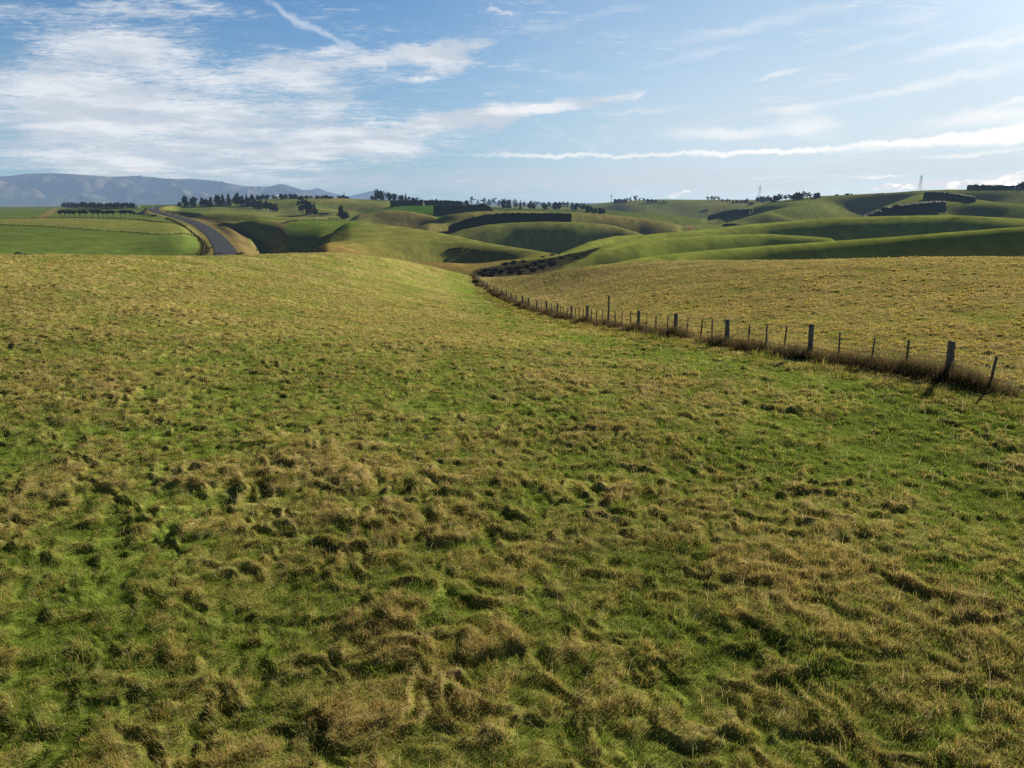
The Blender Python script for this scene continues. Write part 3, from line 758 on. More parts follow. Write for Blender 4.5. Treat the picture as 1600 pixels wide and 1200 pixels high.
def sample_polar(n, r0, r1, pw, amax=RAD(52)):
    if r1 < 12: amax = RAD(66)
    n = int(n * amax / RAD(43))
    """points whose areal density falls as r**-pw"""
    u = rng.random(n); k = 2 - pw
    r = np.exp(np.log(r0) + u * np.log(r1 / r0)) if abs(k) < 1e-6 else (r0 ** k + u * (r1 ** k - r0 ** k)) ** (1 / k)
    a = rng.uniform(-amax, amax, n)
    return r * np.sin(a), r * np.cos(a), r
straws = np.array([(.82, .63, .22), (.78, .58, .16), (.68, .49, .13), (.86, .71, .34), (.52, .34, .11)])
greens = np.array([(.25, .35, .036), (.20, .31, .028), (.32, .40, .046), (.38, .40, .06), (.14, .24, .03)])
def sward(cx, cy, NB, spread, lsc, wsc, hum, patch, dead_shift=0.0, mat_dir=None):
    """NB blades round each centre"""
    global_r = np.hypot(cx, cy); rep = lambda a: np.repeat(a, NB); n = len(cx) * NB
    dd = np.clip(pasture_mix(cx, cy, hum, patch) + dead_shift, 0, 1)
    deadc = rng.random(len(cx)) < np.clip(.05 + .98 * sstep(.12, .84, dd), 0, 1)
    sc = np.maximum(1, rep(global_r) / 9.5); tall = rep(.6 + .9 * rng.random(len(cx)) ** 2)
    ang = rng.uniform(0, 2 * PI, n); rad = rng.random(n) ** .7 * spread * sc ** .55
    bx, by = rep(cx) + rad * np.cos(ang), rep(cy) + rad * np.sin(ang)
    D_ = rep(deadc) ^ (rng.random(n) < .16); H_ = np.clip(rep(hum), 0, 1.6)
    ln = np.where(D_, rng.uniform(.04, .13, n) * (.6 + .45 * H_), rng.uniform(.035, .10, n) * (.75 + .3 * H_)) * tall * sc ** .26 * lsc
    if mat_dir is None:
        vx = np.cos(ang) * .8 + rng.normal(0, .5, n) - .30; vy = np.sin(ang) * .8 + rng.normal(0, .5, n) - .1
        lean = np.where(D_, rng.uniform(.3, 1.4, n), rng.uniform(.1, 1.0, n))
    else:
        m_ = rep(mat_dir); vx = np.cos(m_) + .5 * np.cos(ang) + rng.normal(0, .35, n); vy = np.sin(m_) + .5 * np.sin(ang) + rng.normal(0, .35, n); lean = rng.uniform(.65, 1.45, n)
    wd = np.where(D_, rng.uniform(.0025, .005, n), rng.uniform(.0035, .0065, n)) * sc ** .95 * wsc
    ts = straws[rng.choice(5, n, p=[.30, .28, .20, .12, .10])]; tg = greens[rng.choice(5, n, p=[.28, .26, .2, .14, .12])]
    warm = rep(side_of_fence(cx, cy))[:, None]; ts = ts * (1 + warm * np.array([.02, -.01, -.25]))
    olive = (rep(dd) * rng.random(n) * .6)[:, None]; tg = tg * (1 - olive) + np.array([.42, .37, .09]) * olive
    clump = rep(rng.uniform(.78, 1.15, len(cx)))
    col = np.where(D_[:, None], ts, tg) * (rng.uniform(.8, 1.2, n) * clump)[:, None]
    root = np.where(D_[:, None], np.array([.36, .26, .11]), np.array([.11, .15, .03])) * rng.uniform(.7, 1.1, n)[:, None]
    return bx, by, ln, wd, np.arctan2(vy, vx), lean, col, root
parts = []
# short sward everywhere
x1, y1, r1 = sample_polar(24000, 3.6, 9.5, 0); x2, y2, r2 = sample_polar(64000, 9.5, 90, 1.9)
cx, cy = np.r_[x1, x2], np.r_[y1, y2]; hum, patch = tussock(cx, cy)
parts.append(sward(cx, cy, 8, .085, .85, 1.0, hum, patch))
# lodged mats of dead grass, combed one way patch by patch
x1, y1, r1 = sample_polar(9000, 3.6, 10, 0); x2, y2, r2 = sample_polar(22000, 10, 70, 1.8)
cx, cy = np.r_[x1, x2], np.r_[y1, y2]; hum, patch = tussock(cx, cy)
k = pasture_mix(cx, cy, hum, patch) + rng.normal(0, .2, len(cx)) > .55
cx, cy, hum, patch = cx[k], cy[k], hum[k], patch[k]
parts.append(sward(cx, cy, 10, .10, 1.25, .9, hum, patch, .25, 2.6 * fbm(cx / 1.6, cy / 1.6, 140, 2) * 2 + 3.6))
# tussock clumps: many arching blades from one crown, in loose colonies
x1, y1, r1 = sample_polar(3600, 3.6, 11, 0); x2, y2, r2 = sample_polar(13500, 11, 75, 1.75)
cx, cy = np.r_[x1, x2], np.r_[y1, y2]; hum, patch = tussock(cx, cy)
colony = fbm(cx / 2.6, cy / 2.6, 150, 2)
k = rng.random(len(cx)) < np.clip(.58 + .4 * colony + .6 * (hum - .6), .08, 1)
cx, cy, hum, patch, colony = cx[k], cy[k], hum[k], patch[k], colony[k]
NT = 80; n = len(cx) * NT; rep = lambda a: np.repeat(a, NT)
size = np.exp(rng.normal(-.42, .36, len(cx))); el = rng.uniform(.6, 1.6, len(cx)); eo = rng.uniform(0, PI, len(cx))
sc = np.maximum(1, rep(np.hypot(cx, cy)) / 10)
ang = rng.uniform(0, 2 * PI, n); rad = rng.random(n) ** .55 * .15 * rep(size)
ex, ey = np.cos(ang) * rad * rep(np.sqrt(el)), np.sin(ang) * rad / rep(np.sqrt(el))
bx = rep(cx) + ex * np.cos(rep(eo)) - ey * np.sin(rep(eo)); by = rep(cy) + ex * np.sin(rep(eo)) + ey * np.cos(rep(eo))
q = rad / (.15 * rep(size))
lush = rep(rng.random(len(cx)) < .22 * (1 - side_of_fence(cx, cy)) * (1 - sstep(15, 45, np.hypot(cx, cy))) + .25 * (pasture_mix(cx, cy, hum, patch) < .35))
D_ = np.where(lush, rng.random(n) < .08, rng.random(n) < .62 + .25 * (1 - q))
ln = rng.uniform(.06, .145, n) * rep(size) ** .8 * (1.1 - .35 * q) * sc ** .1
wa = rep(rng.uniform(0, 2 * PI, len(cx)))
vx = (bx - rep(cx)) * 6 + .35 * np.cos(wa) + rng.normal(0, .35, n) - .15; vy = (by - rep(cy)) * 6 + .35 * np.sin(wa) + rng.normal(0, .35, n)
lean = np.clip(.15 + 1.05 * q + rng.normal(0, .22, n), .05, 1.4)
wd = np.where(D_, rng.uniform(.0028, .0055, n), rng.uniform(.004, .0075, n)) * sc ** .9
ts = straws[rng.choice(5, n, p=[.22, .26, .24, .10, .18])]; tg = greens[rng.choice(5, n, p=[.30, .30, .2, .08, .12])]
warm = rep(side_of_fence(cx, cy))[:, None]; ts = ts * (1 + warm * np.array([.02, -.01, -.25]))
shade = rep(rng.uniform(.80, 1.15, len(cx)))
col = np.where(D_[:, None], ts, tg) * (rng.uniform(.8, 1.2, n) * shade)[:, None]
root = np.where(D_[:, None], np.array([.28, .20, .08]), np.array([.09, .13, .025])) * rng.uniform(.7, 1.1, n)[:, None]
parts.append((bx, by, ln, wd, np.arctan2(vy, vx), lean, col, root))
# rough clumpy bank on the near side of the fence
sl0 = np.r_[0, np.cumsum(np.linalg.norm(np.diff(FP[:, :2], axis=0), axis=1))]
q_ = sl0[-1] * .75 * rng.random(1500) ** 1.6; o_ = rng.normal(-1.7, .45, 1500)
cx = np.interp(q_, sl0, FP[:, 0]) + o_; cy = np.interp(q_, sl0, FP[:, 1]) + .2 * o_
k = (rng.random(1500) < sstep(-.3, .3, pn(q_ / 1.4, o_, 171))) & (np.hypot(cx, cy) > 8); cx, cy = cx[k], cy[k]
NT = 90; n = len(cx) * NT; size = np.exp(rng.normal(.05, .3, len(cx))); sc = np.maximum(1, np.repeat(np.hypot(cx, cy), NT) / 14)
rep = lambda a: np.repeat(a, NT)
ang = rng.uniform(0, 2 * PI, n); rad = rng.random(n) ** .55 * .2 * rep(size); bx = rep(cx) + np.cos(ang) * rad * 1.3; by = rep(cy) + np.sin(ang) * rad
q = rad / (.2 * rep(size)); D_ = rng.random(n) < rep(rng.choice([.25, .75], len(cx)))
col = np.where(D_[:, None], straws[rng.choice(5, n, p=[.2, .26, .24, .08, .22])] * .85, greens[rng.choice(5, n)]) * rng.uniform(.75, 1.15, n)[:, None]
parts.append((bx, by, rng.uniform(.10, .24, n) * rep(size) * (1.1 - .4 * q), rng.uniform(.004, .007, n) * sc, ang + rng.normal(0, .6, n), np.clip(.15 + q + rng.normal(0, .2, n), .05, 1.4), col, col * .32))
# stray bleached stalks standing above the rest
x1, y1, r1 = sample_polar(5200, 3.6, 30, 1.2); n = len(x1)
parts.append((x1, y1, rng.uniform(.14, .34, n), rng.uniform(.0022, .0036, n) * np.maximum(1, r1 / 9), rng.uniform(0, 2 * PI, n), rng.uniform(.2, 1.35, n),
              np.array([(.78, .68, .46)]) * rng.uniform(.7, 1.1, n)[:, None], np.array([(.5, .4, .2)]) * np.ones((n, 1))))
bx, by, ln, wd, la, lean, col, root = [np.concatenate([p[i] for p in parts]) for i in range(8)]
k = np.abs(fence_dist(bx, by)) > .05
bx, by, ln, wd, la, lean, col, root = [a[k] for a in (bx, by, ln, wd, la, lean, col, root)]
blades('grass', bx, by, bil(GZ, bx, by) - .012, ln, wd, la, lean, col, root, 'tufts of dead straw and green grass across the rough pasture')

# long rank growth along the fence
seg = np.diff(FP[:, :2], axis=0); sl = np.r_[0, np.cumsum(np.linalg.norm(seg, axis=1))]
nt_ = 11000
q = sl[-1] * rng.random(nt_) ** 2.0
cx = np.interp(q, sl, FP[:, 0]); cy = np.interp(q, sl, FP[:, 1])
cl = pn(q / 2.2, q * 0 + 3.3, 5) + .5 * pn(q / .8, q * 0 + 9.3, 6)
for i_ in range(2, 9):                                   # thickest round the posts
    cl = cl + .55 * np.exp(-((cy - FENCE_XYZ[i_][1]) / .8) ** 2)
keep = rng.random(nt_) < sstep(-.35, .45, cl) * .9 + .10
cx, cy, q, cl = cx[keep], cy[keep], q[keep], cl[keep]
wv = rng.normal(-.22, .45, len(cx)); cx = cx + wv; cy = cy + rng.normal(0, .3, len(cx))
hgt = (.22 + .42 * sstep(-.4, .7, cl)) * np.exp(-((wv + .1) / .85) ** 2) * rng.uniform(.7, 1.15, len(cx))
NB = 22; n = len(cx) * NB; rep = lambda a: np.repeat(a, NB)
cr = rep(np.hypot(cx, cy)); sc = np.maximum(1, cr / 22)
ang = rng.uniform(0, 2 * PI, n); rad = rng.random(n) ** .7 * .16
bx, by = rep(cx) + rad * np.cos(ang), rep(cy) + rad * np.sin(ang)
ln = rep(hgt) * rng.uniform(.55, 1.35, n)
la = ang + rng.normal(0, .6, n); lean = rng.uniform(.1, .95, n)
wd = rng.uniform(.004, .008, n) * sc
brown = np.array([(.18, .11, .055), (.25, .165, .08), (.12, .08, .045), (.40, .30, .14), (.10, .13, .03)])
col = brown[rng.choice(5, n, p=[.3, .25, .2, .1, .15])] * rng.uniform(.7, 1.15, n)[:, None]
root = np.array([.035, .035, .02]) * np.ones((n, 1))
blades('long_grass', bx, by, bil(GZ, bx, by) - .02, ln, wd, la, lean, col, root, 'long brown rank grass growing under the wire fence')
# ------------------------------------------------------------------ wire fences
m_post = simple_mat('weathered_post_timber', (.17, .155, .135), (.32, .295, .26), 9, .9, bump=.5)
m_batten = simple_mat('batten_timber', (.13, .105, .08), (.26, .215, .17), 11, .9, bump=.4)
m_wire = simple_mat('galvanised_wire', (.40, .40, .39), (.55, .55, .54), 20, .5, .6)
def stake(w, d, h, bury=.35, nub=0, seed=0):
    """a rough split timber stake: tapered, twisted, chipped at the top"""
    r = random.Random(seed); mb = MB(); n = 8; lev = 6; rings = []
    for i in range(lev):
        t = i / (lev - 1); z = -bury + (h + bury) * t; s = 1.06 - .12 * t
        for k in range(n):
            a = 2 * PI * k / n + .12 * t
            q = max(abs(math.cos(a)), abs(math.sin(a))) ** -.55
            j = 1 + r.uniform(-.10, .10)
            rings.append((math.cos(a) * w * .5 * q * s * j, math.sin(a) * d * .5 * q * s * j, z + (r.uniform(-.035, .02) * (i == lev - 1)) * (w / .2)))
    fs = [(i * n + k, i * n + (k + 1) % n, (i + 1) * n + (k + 1) % n, (i + 1) * n + k) for i in range(lev - 1) for k in range(n)]
    fs += [tuple(range((lev - 1) * n, lev * n))]
    mb.add(rings, fs); return mb
WIRE_Z = (.14, .30, .46, .62, .80, 1.02)
fx, fy, _ = FENCE_XYZ[3]
fence = empty('wire_fence', (fx, fy, gz(fx, fy)))
tag(fence, 'old post and wire fence with timber battens between the two rough pastures', 'fence')
ORG = np.array(fence.location)
posts = [(x, y) for x, y, z in FENCE_XYZ[:15]]
dense = spline(FENCE_XYZ, 40); i0 = int(np.argmin(np.hypot(dense[:, 0] - posts[-1][0], dense[:, 1] - posts[-1][1])))
acc = 0
for p, q in zip(dense[i0:-1], dense[i0 + 1:]):
    acc += math.hypot(q[0] - p[0], q[1] - p[1])
    if acc >= 5.0: posts.append((q[0], q[1])); acc = 0
P3 = [(x, y, gz(x, y)) for x, y in posts]
proto_post = [stake(w, w * .85, 1.15, seed=s).build('post', m_post, fence) for w, s in ((.215, 1), (.185, 2), (.205, 3))]
proto_bat = [stake(.075, .055, 1.04, bury=.2, seed=s).build('batten', m_batten, fence) for s in (11, 12, 13, 14)]
used = set()
def place(protos, k, x, y, z, rx, ry, rz, sz=1.0, sx=1.0):
    o_ = protos[k]
    if o_.name in used:
        o_ = o_.copy(); COL.objects.link(o_); o_.parent = fence
    used.add(o_.name)
    o_.location = (x - ORG[0], y - ORG[1], z - ORG[2]); o_.rotation_euler = (rx, ry, rz); o_.scale = (sx, sx, sz)
    return o_
ptops = []
for i, (x, y, z) in enumerate(P3):
    lean = (rng.normal(0, .012), rng.normal(0, .012) - .075 * (i == 3) - .045 * (i in (4, 5)) - .02 * (i in (6, 7))); tall = i == 8
    o_ = place(proto_post, i % 3, x, y, z, lean[0], lean[1], rng.uniform(-.25, .25), 1.75 if tall else rng.uniform(.96, 1.04), .62 if tall else rng.uniform(.85, 1.05))
    if tall: o_['label'] = 'tall slim post standing well above its neighbours'
    if i + 1 < len(P3):
        a, b = np.array(P3[i]), np.array(P3[i + 1])
        for t in (.25, .5, .75):
            q = a + (b - a) * (t + rng.normal(0, .015)); zz = gz(q[0], q[1])
            if i < 14 or (i % 2 == 0) or t == .5:
                place(proto_bat, int(rng.integers(4)), q[0], q[1], zz, rng.normal(0, .035), rng.normal(.0, .04), rng.uniform(0, 3), rng.uniform(.93, 1.05))
for wz in WIRE_Z:
    mb = MB(); pts = []
    for i, (x, y, z) in enumerate(P3):
        pts.append((x - ORG[0] - .09, y - ORG[1], z + wz - ORG[2]))
        if i + 1 < len(P3):
            a, b = np.array(P3[i]), np.array(P3[i + 1]); m_ = (a + b) / 2
            pts.append((m_[0] - ORG[0] - .05, m_[1] - ORG[1], max(m_[2], gz(m_[0], m_[1]) - .05) + wz - .012 - ORG[2]))
    mb.tube(pts, .0055, 4, cap=False); mb.build('wire', m_wire, fence)
mb = MB()
for i in range(0, 9):                                    # netting stays on the lower wires
    a, b = np.array(P3[i]), np.array(P3[i + 1])
    for t in np.linspace(.02, .98, 30):
        q = a + (b - a) * t; zz = a[2] + (b[2] - a[2]) * t
        mb.tube([(q[0] - ORG[0] - .07, q[1] - ORG[1], zz + .14 - ORG[2]), (q[0] - ORG[0] - .07, q[1] - ORG[1], zz + .80 - ORG[2])], .0018, 3, cap=False)
mb.build('netting', m_wire, fence)

def far_fence(P, spacing, h, w, label, mp=None, dmin=None, strip=None, group=None):
    """paddock fence far off: each post a part, wires, and the dark uncut strip beneath it"""
    mp = mp or m_post
    pts = []
    for (px, py) in P:
        x, y, z, D = hit(px, py, dmin or 130); pts.append((x, y))
    S = spline(np.c_[np.array(pts), np.zeros(len(pts))], 30)[:, :2]
    sl_ = np.r_[0, np.cumsum(np.linalg.norm(np.diff(S, axis=0), axis=1))]
    n_ = max(3, min(98, int(sl_[-1] / spacing)))
    q = np.linspace(0, sl_[-1], n_); X = np.interp(q, sl_, S[:, 0]); Y = np.interp(q, sl_, S[:, 1]); Z = bil(GZ, X, Y)
    f_ = empty('wire_fence', (X[0], Y[0], Z[0])); tag(f_, label, 'fence', group)
    first = stake(w, w, h, seed=5).build('post', mp, f_)
    for i in range(n_):
        o_ = first if i == 0 else first.copy()
        if i: COL.objects.link(o_); o_.parent = f_
        o_.location = (X[i] - X[0], Y[i] - Y[0], Z[i] - Z[0]); o_.rotation_euler = (0, 0, rng.uniform(0, 3)); s = rng.uniform(.85, 1.15); o_.scale = (1, 1, s)
    mb = MB()
    for wz in (.3, .6, .92):
        mb.tube([(X[i] - X[0], Y[i] - Y[0], Z[i] - Z[0] + wz * h) for i in range(n_)], .012, 3, cap=False)
    mb.build('wire', m_wire, f_)
    if strip:
        k = int(sl_[-1] * strip[2]); q = sl_[-1] * rng.random(k); bx = np.interp(q, sl_, S[:, 0]) + rng.normal(0, strip[1], k); by = np.interp(q, sl_, S[:, 1]) + rng.normal(0, strip[1], k)
        ll = rng.uniform(.5, 1.2, k) * strip[0]; la_ = rng.uniform(0, 2 * PI, k); ww = np.full(k, .16)
        c_ = np.array(strip[3])[None] * rng.uniform(.6, 1.3, k)[:, None]
        o_ = blades('rank_grass', bx - X[0], by - Y[0], bil(GZ, bx, by) - Z[0] - .03, ll, ww, la_, rng.uniform(.1, .9, k), c_, c_ * .7, None)
        o_.parent = f_
    return f_
DK = (.05, .055, .025)
far_fence([(-60, 350), (0, 351.5), (60, 353.5), (100, 356), (160, 360.5), (200, 363), (260, 366.5), (312, 371)], 5.0, 1.25, .20, 'paddock fence with dark posts crossing the middle of the green paddock', strip=(.5, .35, 8, DK))
far_fence([(-20, 342), (60, 341), (150, 341.5), (210, 343.5), (258, 348), (292, 354)], 7.0, 1.1, .18, 'paddock fence over a dark strip in front of the umbrella trees', strip=(.7, .5, 8, DK))
far_fence([(262, 341), (283, 352), (300, 364), (313, 375), (320, 386), (318, 399)], 5.0, 1.1, .18, 'roadside fence with overgrown dark strip between green paddock and road', strip=(.95, .7, 14, (.06, .06, .03)))
far_fence([(442, 350), (452, 346.5), (466, 344.8), (490, 344.3), (515, 344.6), (540, 346)], 6.0, 1.4, .24, 'fence along the top of the bright green terrace above the dark gully', strip=(.7, .5, 8, DK), dmin=330)
m_white = simple_mat('white_painted_timber', (.62, .62, .58), (.8, .8, .76), 5, .6)
far_fence([(386, 329.5), (398, 330), (412, 330.5), (424, 331)], 1.6, 1.7, .30, 'fence of closely set white posts on the grass below the dark trees', mp=m_white, dmin=380)
far_fence([(426, 331.5), (445, 333.5), (463, 336), (490, 339)], 7.0, 1.3, .2, 'fence running on from the white posts toward the big spreading tree', dmin=380, strip=(.5, .4, 5, DK))
# ------------------------------------------------------------------ trees, hedges, scrub
def leaf_mat(name, c0, c1, tr=.18): return simple_mat(name, c0, c1, .9, .75, transl=tr)
m_pine = leaf_mat('dark_evergreen_foliage', (.018, .030, .014), (.045, .062, .024))
m_gum = leaf_mat('grey_green_foliage', (.035, .045, .022), (.075, .085, .040), .25)
m_brown = leaf_mat('bare_brown_twigs', (.060, .050, .042), (.11, .085, .065), .2)
m_hedge = leaf_mat('clipped_hedge_foliage', (.022, .036, .016), (.050, .072, .028), .12)
m_scrub = leaf_mat('gorse_scrub_foliage', (.022, .030, .014), (.060, .062, .028), .15)
m_bark = simple_mat('tree_bark', (.06, .05, .04), (.12, .10, .08), 4, .9)
def leaf_cloud(mb, c, rad, n, size, r, flat=1.0, shell=.55):
    """small leaf-sized faces spread through an uneven ellipsoid"""
    for _ in range(n):
        d = np.array([r.gauss(0, 1) for _ in range(3)]); d /= np.linalg.norm(d) + 1e-9
        t = (shell + (1 - shell) * r.random()) * (1 + .16 * math.sin(7 * d[0] + 3 * c[0] * 9) * math.cos(5 * d[2] + 2))
        p = np.array(c) + d * np.array(rad) * t
        u = np.array([r.gauss(0, 1) for _ in range(3)]); u /= np.linalg.norm(u) + 1e-9
        v = np.cross(u, d + .3 * np.array([r.gauss(0, 1) for _ in range(3)])); v /= np.linalg.norm(v) + 1e-9
        s = size * r.uniform(.6, 1.5)
        mb.add([p - u * s, p + v * s * .55, p + u * s, p - v * s * .55], [(0, 1, 2, 3)])
def tree_proto(kind, seed):
    """crown and trunk meshes for a tree one unit tall and about one unit wide"""
    r = random.Random(seed); cr, tr = MB(), MB()
    if kind == 'pine':                                           # dense, many-headed, foliage nearly to the ground
        tr.tube([(0, 0, -.08), (.01, 0, .3), (0, .01, .7)], [.04, .03, .012], 6)
        leaf_cloud(cr, (0, 0, .46), (.30, .30, .38), 150, .13, r, shell=.2)
        for i in range(12):
            a = r.uniform(0, 6.28); z = r.uniform(.10, .84); q = r.uniform(.10, .34) * (1.15 - .6 * z)
            tr.tube([(0, 0, z * .7), (q * math.cos(a), q * math.sin(a), z)], [.012, .004], 4)
            leaf_cloud(cr, (q * math.cos(a), q * math.sin(a), z), (.24 - .08 * z, .24 - .08 * z, .14), 60, .058, r)
        for i in range(4): leaf_cloud(cr, (r.uniform(-.2, .2), r.uniform(-.1, .1), r.uniform(.80, .94)), (.08, .08, .08), 24, .045, r)
    elif kind == 'conifer':
        tr.tube([(0, 0, -.08), (0, 0, .5), (0, 0, .97)], [.035, .02, .004], 6)
        for i in range(13):
            z = .08 + .07 * i; w = .46 * (1 - z) ** .8 + .03
            leaf_cloud(cr, (r.uniform(-.03, .03), r.uniform(-.03, .03), z), (w, w, .055), int(60 * (1.1 - z)) + 12, .065, r, shell=.2)
    elif kind == 'umbrella':                                     # bare stem, spreading flat-topped head
        tr.tube([(0, 0, -.08), (.02, 0, .25), (0, .02, .5)], [.045, .036, .028], 6)
        for i in range(8):
            a = i * .785 + r.uniform(-.3, .3); q = r.uniform(.16, .38); z = r.uniform(.58, .86)
            tr.tube([(0, 0, .36 + .1 * r.random()), (q * .5 * math.cos(a), q * .5 * math.sin(a), z - .12), (q * math.cos(a), q * math.sin(a), z)], [.022, .014, .006], 5)
            leaf_cloud(cr, (q * math.cos(a), q * math.sin(a), z), (.18, .18, .10), 60, .060, r)
        leaf_cloud(cr, (0, 0, .86), (.28, .28, .11), 120, .065, r)
    elif kind == 'gum':                                          # open crown, clumps on forking limbs, sky between
        tr.tube([(0, 0, -.08), (.02, .01, .3), (-.01, .03, .55), (.02, 0, .8)], [.034, .026, .02, .01], 6)
        for i in range(11):
            a = r.uniform(0, 6.28); q = r.uniform(.08, .38); z = r.uniform(.40, .93)
            tr.tube([(0, .01, z * .55), (q * .5 * math.cos(a), q * .5 * math.sin(a), z * .82), (q * math.cos(a), q * math.sin(a), z)], [.018, .012, .004], 5)
            leaf_cloud(cr, (q * math.cos(a), q * math.sin(a), z), (r.uniform(.09, .16), r.uniform(.09, .16), r.uniform(.07, .11)), 52, .052, r)
    elif kind == 'bare':
        tr.tube([(0, 0, -.08), (.01, 0, .3), (0, 0, .6)], [.03, .022, .01], 6)
        for i in range(16):
            a = r.uniform(0, 6.28); q = r.uniform(.12, .40); z = r.uniform(.4, .95)
            tr.tube([(0, 0, z * .45), (q * .6 * math.cos(a), q * .6 * math.sin(a), z * .8), (q * math.cos(a), q * math.sin(a), z)], [.012, .007, .002], 4)
            leaf_cloud(cr, (q * .9 * math.cos(a), q * .9 * math.sin(a), z * .95), (.14, .14, .12), 30, .04, r, shell=.1)
    else:                                                        # bush
        tr.tube([(0, 0, -.15), (.02, 0, .3)], [.05, .02], 5)
        for i in range(8):
            a = r.uniform(0, 6.28); q = r.uniform(.05, .34); z = r.uniform(.15, .72)
            tr.tube([(0, 0, .1), (q * math.cos(a), q * math.sin(a), z)], [.02, .006], 4)
            leaf_cloud(cr, (q * math.cos(a), q * math.sin(a), z), (.24, .24, .24), 46, .09, r)
    return cr, tr
KIND_MAT = dict(pine=m_pine, conifer=m_pine, umbrella=m_pine, gum=m_gum, bare=m_brown, bush=m_scrub)
KIND_NAME = dict(pine='evergreen_tree', conifer='conifer_tree', umbrella='pine_tree', gum='gum_tree', bare='bare_tree', bush='scrub_bush')
PROTO = {}
def plant(kind, x, y, z, h, w, label, group, var):
    key = (kind, var)
    root = empty(KIND_NAME[kind], (x, y, z - .02 * h), rng.uniform(0, 6.28))
    if key not in PROTO:
        cr, tr = tree_proto(kind, hash(kind) % 1 + var * 17 + len(kind))
        PROTO[key] = (cr.build('crown' if kind != 'bush' else 'foliage', KIND_MAT[kind], root), tr.build('trunk' if kind != 'bush' else 'stem', m_bark, root))
    else:
        for src in PROTO[key]:
            c = src.copy(); COL.objects.link(c); c.parent = root
    root.scale = (w, w, h)
    tag(root, label, 'bush' if kind == 'bush' else 'tree', group)
    return root
ORD = ['first', 'second', 'third', 'fourth', 'fifth', 'sixth', 'seventh', 'eighth', 'ninth', 'tenth', 'eleventh', 'twelfth', 'thirteenth', 'fourteenth', 'fifteenth', 'sixteenth',
       'seventeenth', 'eighteenth', 'nineteenth', 'twentieth', 'twenty-first', 'twenty-second', 'twenty-third', 'twenty-fourth', 'twenty-fifth', 'twenty-sixth', 'twenty-seventh', 'twenty-eighth', 'twenty-ninth', 'thirtieth', 'thirty-first', 'thirty-second', 'thirty-third', 'thirty-fourth', 'thirty-fifth', 'thirty-sixth']
LOOK = dict(pine='dark evergreen', conifer='pointed dark conifer', umbrella='flat-topped pine', gum='open-crowned gum tree', bare='leafless brown tree', bush='dark scrub bush')
def stand(group, rows, dmin, place, dmax=3000):
    """rows: (px, base py, top py, width px, kind), counted from the left of the stand"""
    for i, (px, pb, pt, wpx, kind) in enumerate(sorted(rows)):
        x, y, z, D = hit(px, pb, dmin, dmax)
        dep = y * CP - (z - CAM_Z) * SP
        h = (pb - pt) / F_PX * dep * (.75 if kind == 'bush' else 1.04); w = wpx / F_PX * dep * (1.32 if kind in 'pine bush' else 1.2)
        plant(kind, x, y, z, h, w, f'{ORD[i]} from the left {place}, a {LOOK[kind]}', group, int(rng.integers(3)))
U, P_, G, K, B, S = 'umbrella', 'pine', 'gum', 'conifer', 'bare', 'bush'
stand('flat-topped trees in the green paddock', [(x, 339.5 + .004 * (x - 95), 328 + d, w, U) for x, d, w in
      [(95.6, .6, 9), (102, 0, 9), (109, .2, 9), (116, 1, 9), (125, .4, 10), (134, .2, 10), (145, 0, 10), (154, -.4, 11), (161, 1.2, 9), (169, .8, 9), (177, 1, 10), (190, .8, 10), (196, .2, 10), (204, .6, 9), (209, 2, 7)]],
      380, 'in the nearer row in the green paddock')
stand('dense trees in the far row', [(x, 324.8, 315.5 + d, w, P_) for x, d, w in
      [(101, .6, 9), (107, .2, 9), (114, .4, 10), (120, 1.5, 9), (127.5, -.3, 10), (134, .2, 10), (141, .8, 9), (147.5, .4, 9), (155, 1.2, 9), (160, 1.8, 8), (167.5, 1.2, 8), (174, .8, 9), (180, .9, 9), (186, .7, 9),
       (192.5, 1, 9), (199, .8, 9), (205, 1.1, 8), (209.5, 1.8, 6)]], 800, 'in the dense dark far row')
stand('trees round the farmhouse by the road', [(280.6, 322, 315.6, 7, P_), (290, 322.3, 305.5, 11, P_), (303, 322.5, 307, 13, P_), (317, 322.8, 309.2, 10, P_), (323, 322.8, 310.5, 9, P_), (330, 322.6, 308, 12, K),
      (341, 321, 304.4, 13, P_), (349, 321, 304, 11, K), (358, 321, 303, 12, K), (370, 321.5, 302.2, 13, P_), (378, 321.5, 306, 10, P_), (386, 321, 304.5, 10, K), (395, 321, 303.5, 10, P_), (390, 323.5, 309, 12, P_), (399, 326, 312, 12, P_),
      (407, 327, 312.5, 12, P_), (416, 328, 314, 12, P_), (424, 329.4, 316, 12, P_), (431, 330, 317.5, 9, P_)], 430, 'among the dark trees round the farmhouse')
stand('shelter trees on the left skyline', [(x, 311, 302.8 + d, 9, P_) for x, d in [(403, .8), (410, .2), (418, 1.2), (440, -.2), (447, .3), (455, .1), (462, .4)]] +
      [(x, 310.5, 305.2 + d, 9, P_) for x, d in [(471, .6), (479, 0), (496, .3), (504, .2), (511, -.6), (517, 1.2)]] + [(530, 310, 306, 8, P_), (537, 310, 304.6, 10, P_), (543, 310, 306.4, 7, P_)], 700, 'along the skyline shelter belt')
stand('trees behind the green terrace', [(474, 335, 308.6, 21, G), (483, 335.5, 314, 15, P_), (491.5, 333, 315, 6.5, K), (493, 336.5, 324, 9, P_), (470, 335, 318, 14, G), (503, 336, 329.5, 10, S), (511, 336, 330, 10, S),
      (534, 342, 321, 11, P_), (541, 343, 330, 11, P_), (528, 341, 332, 6, B)], 440, 'behind the bright green terrace')
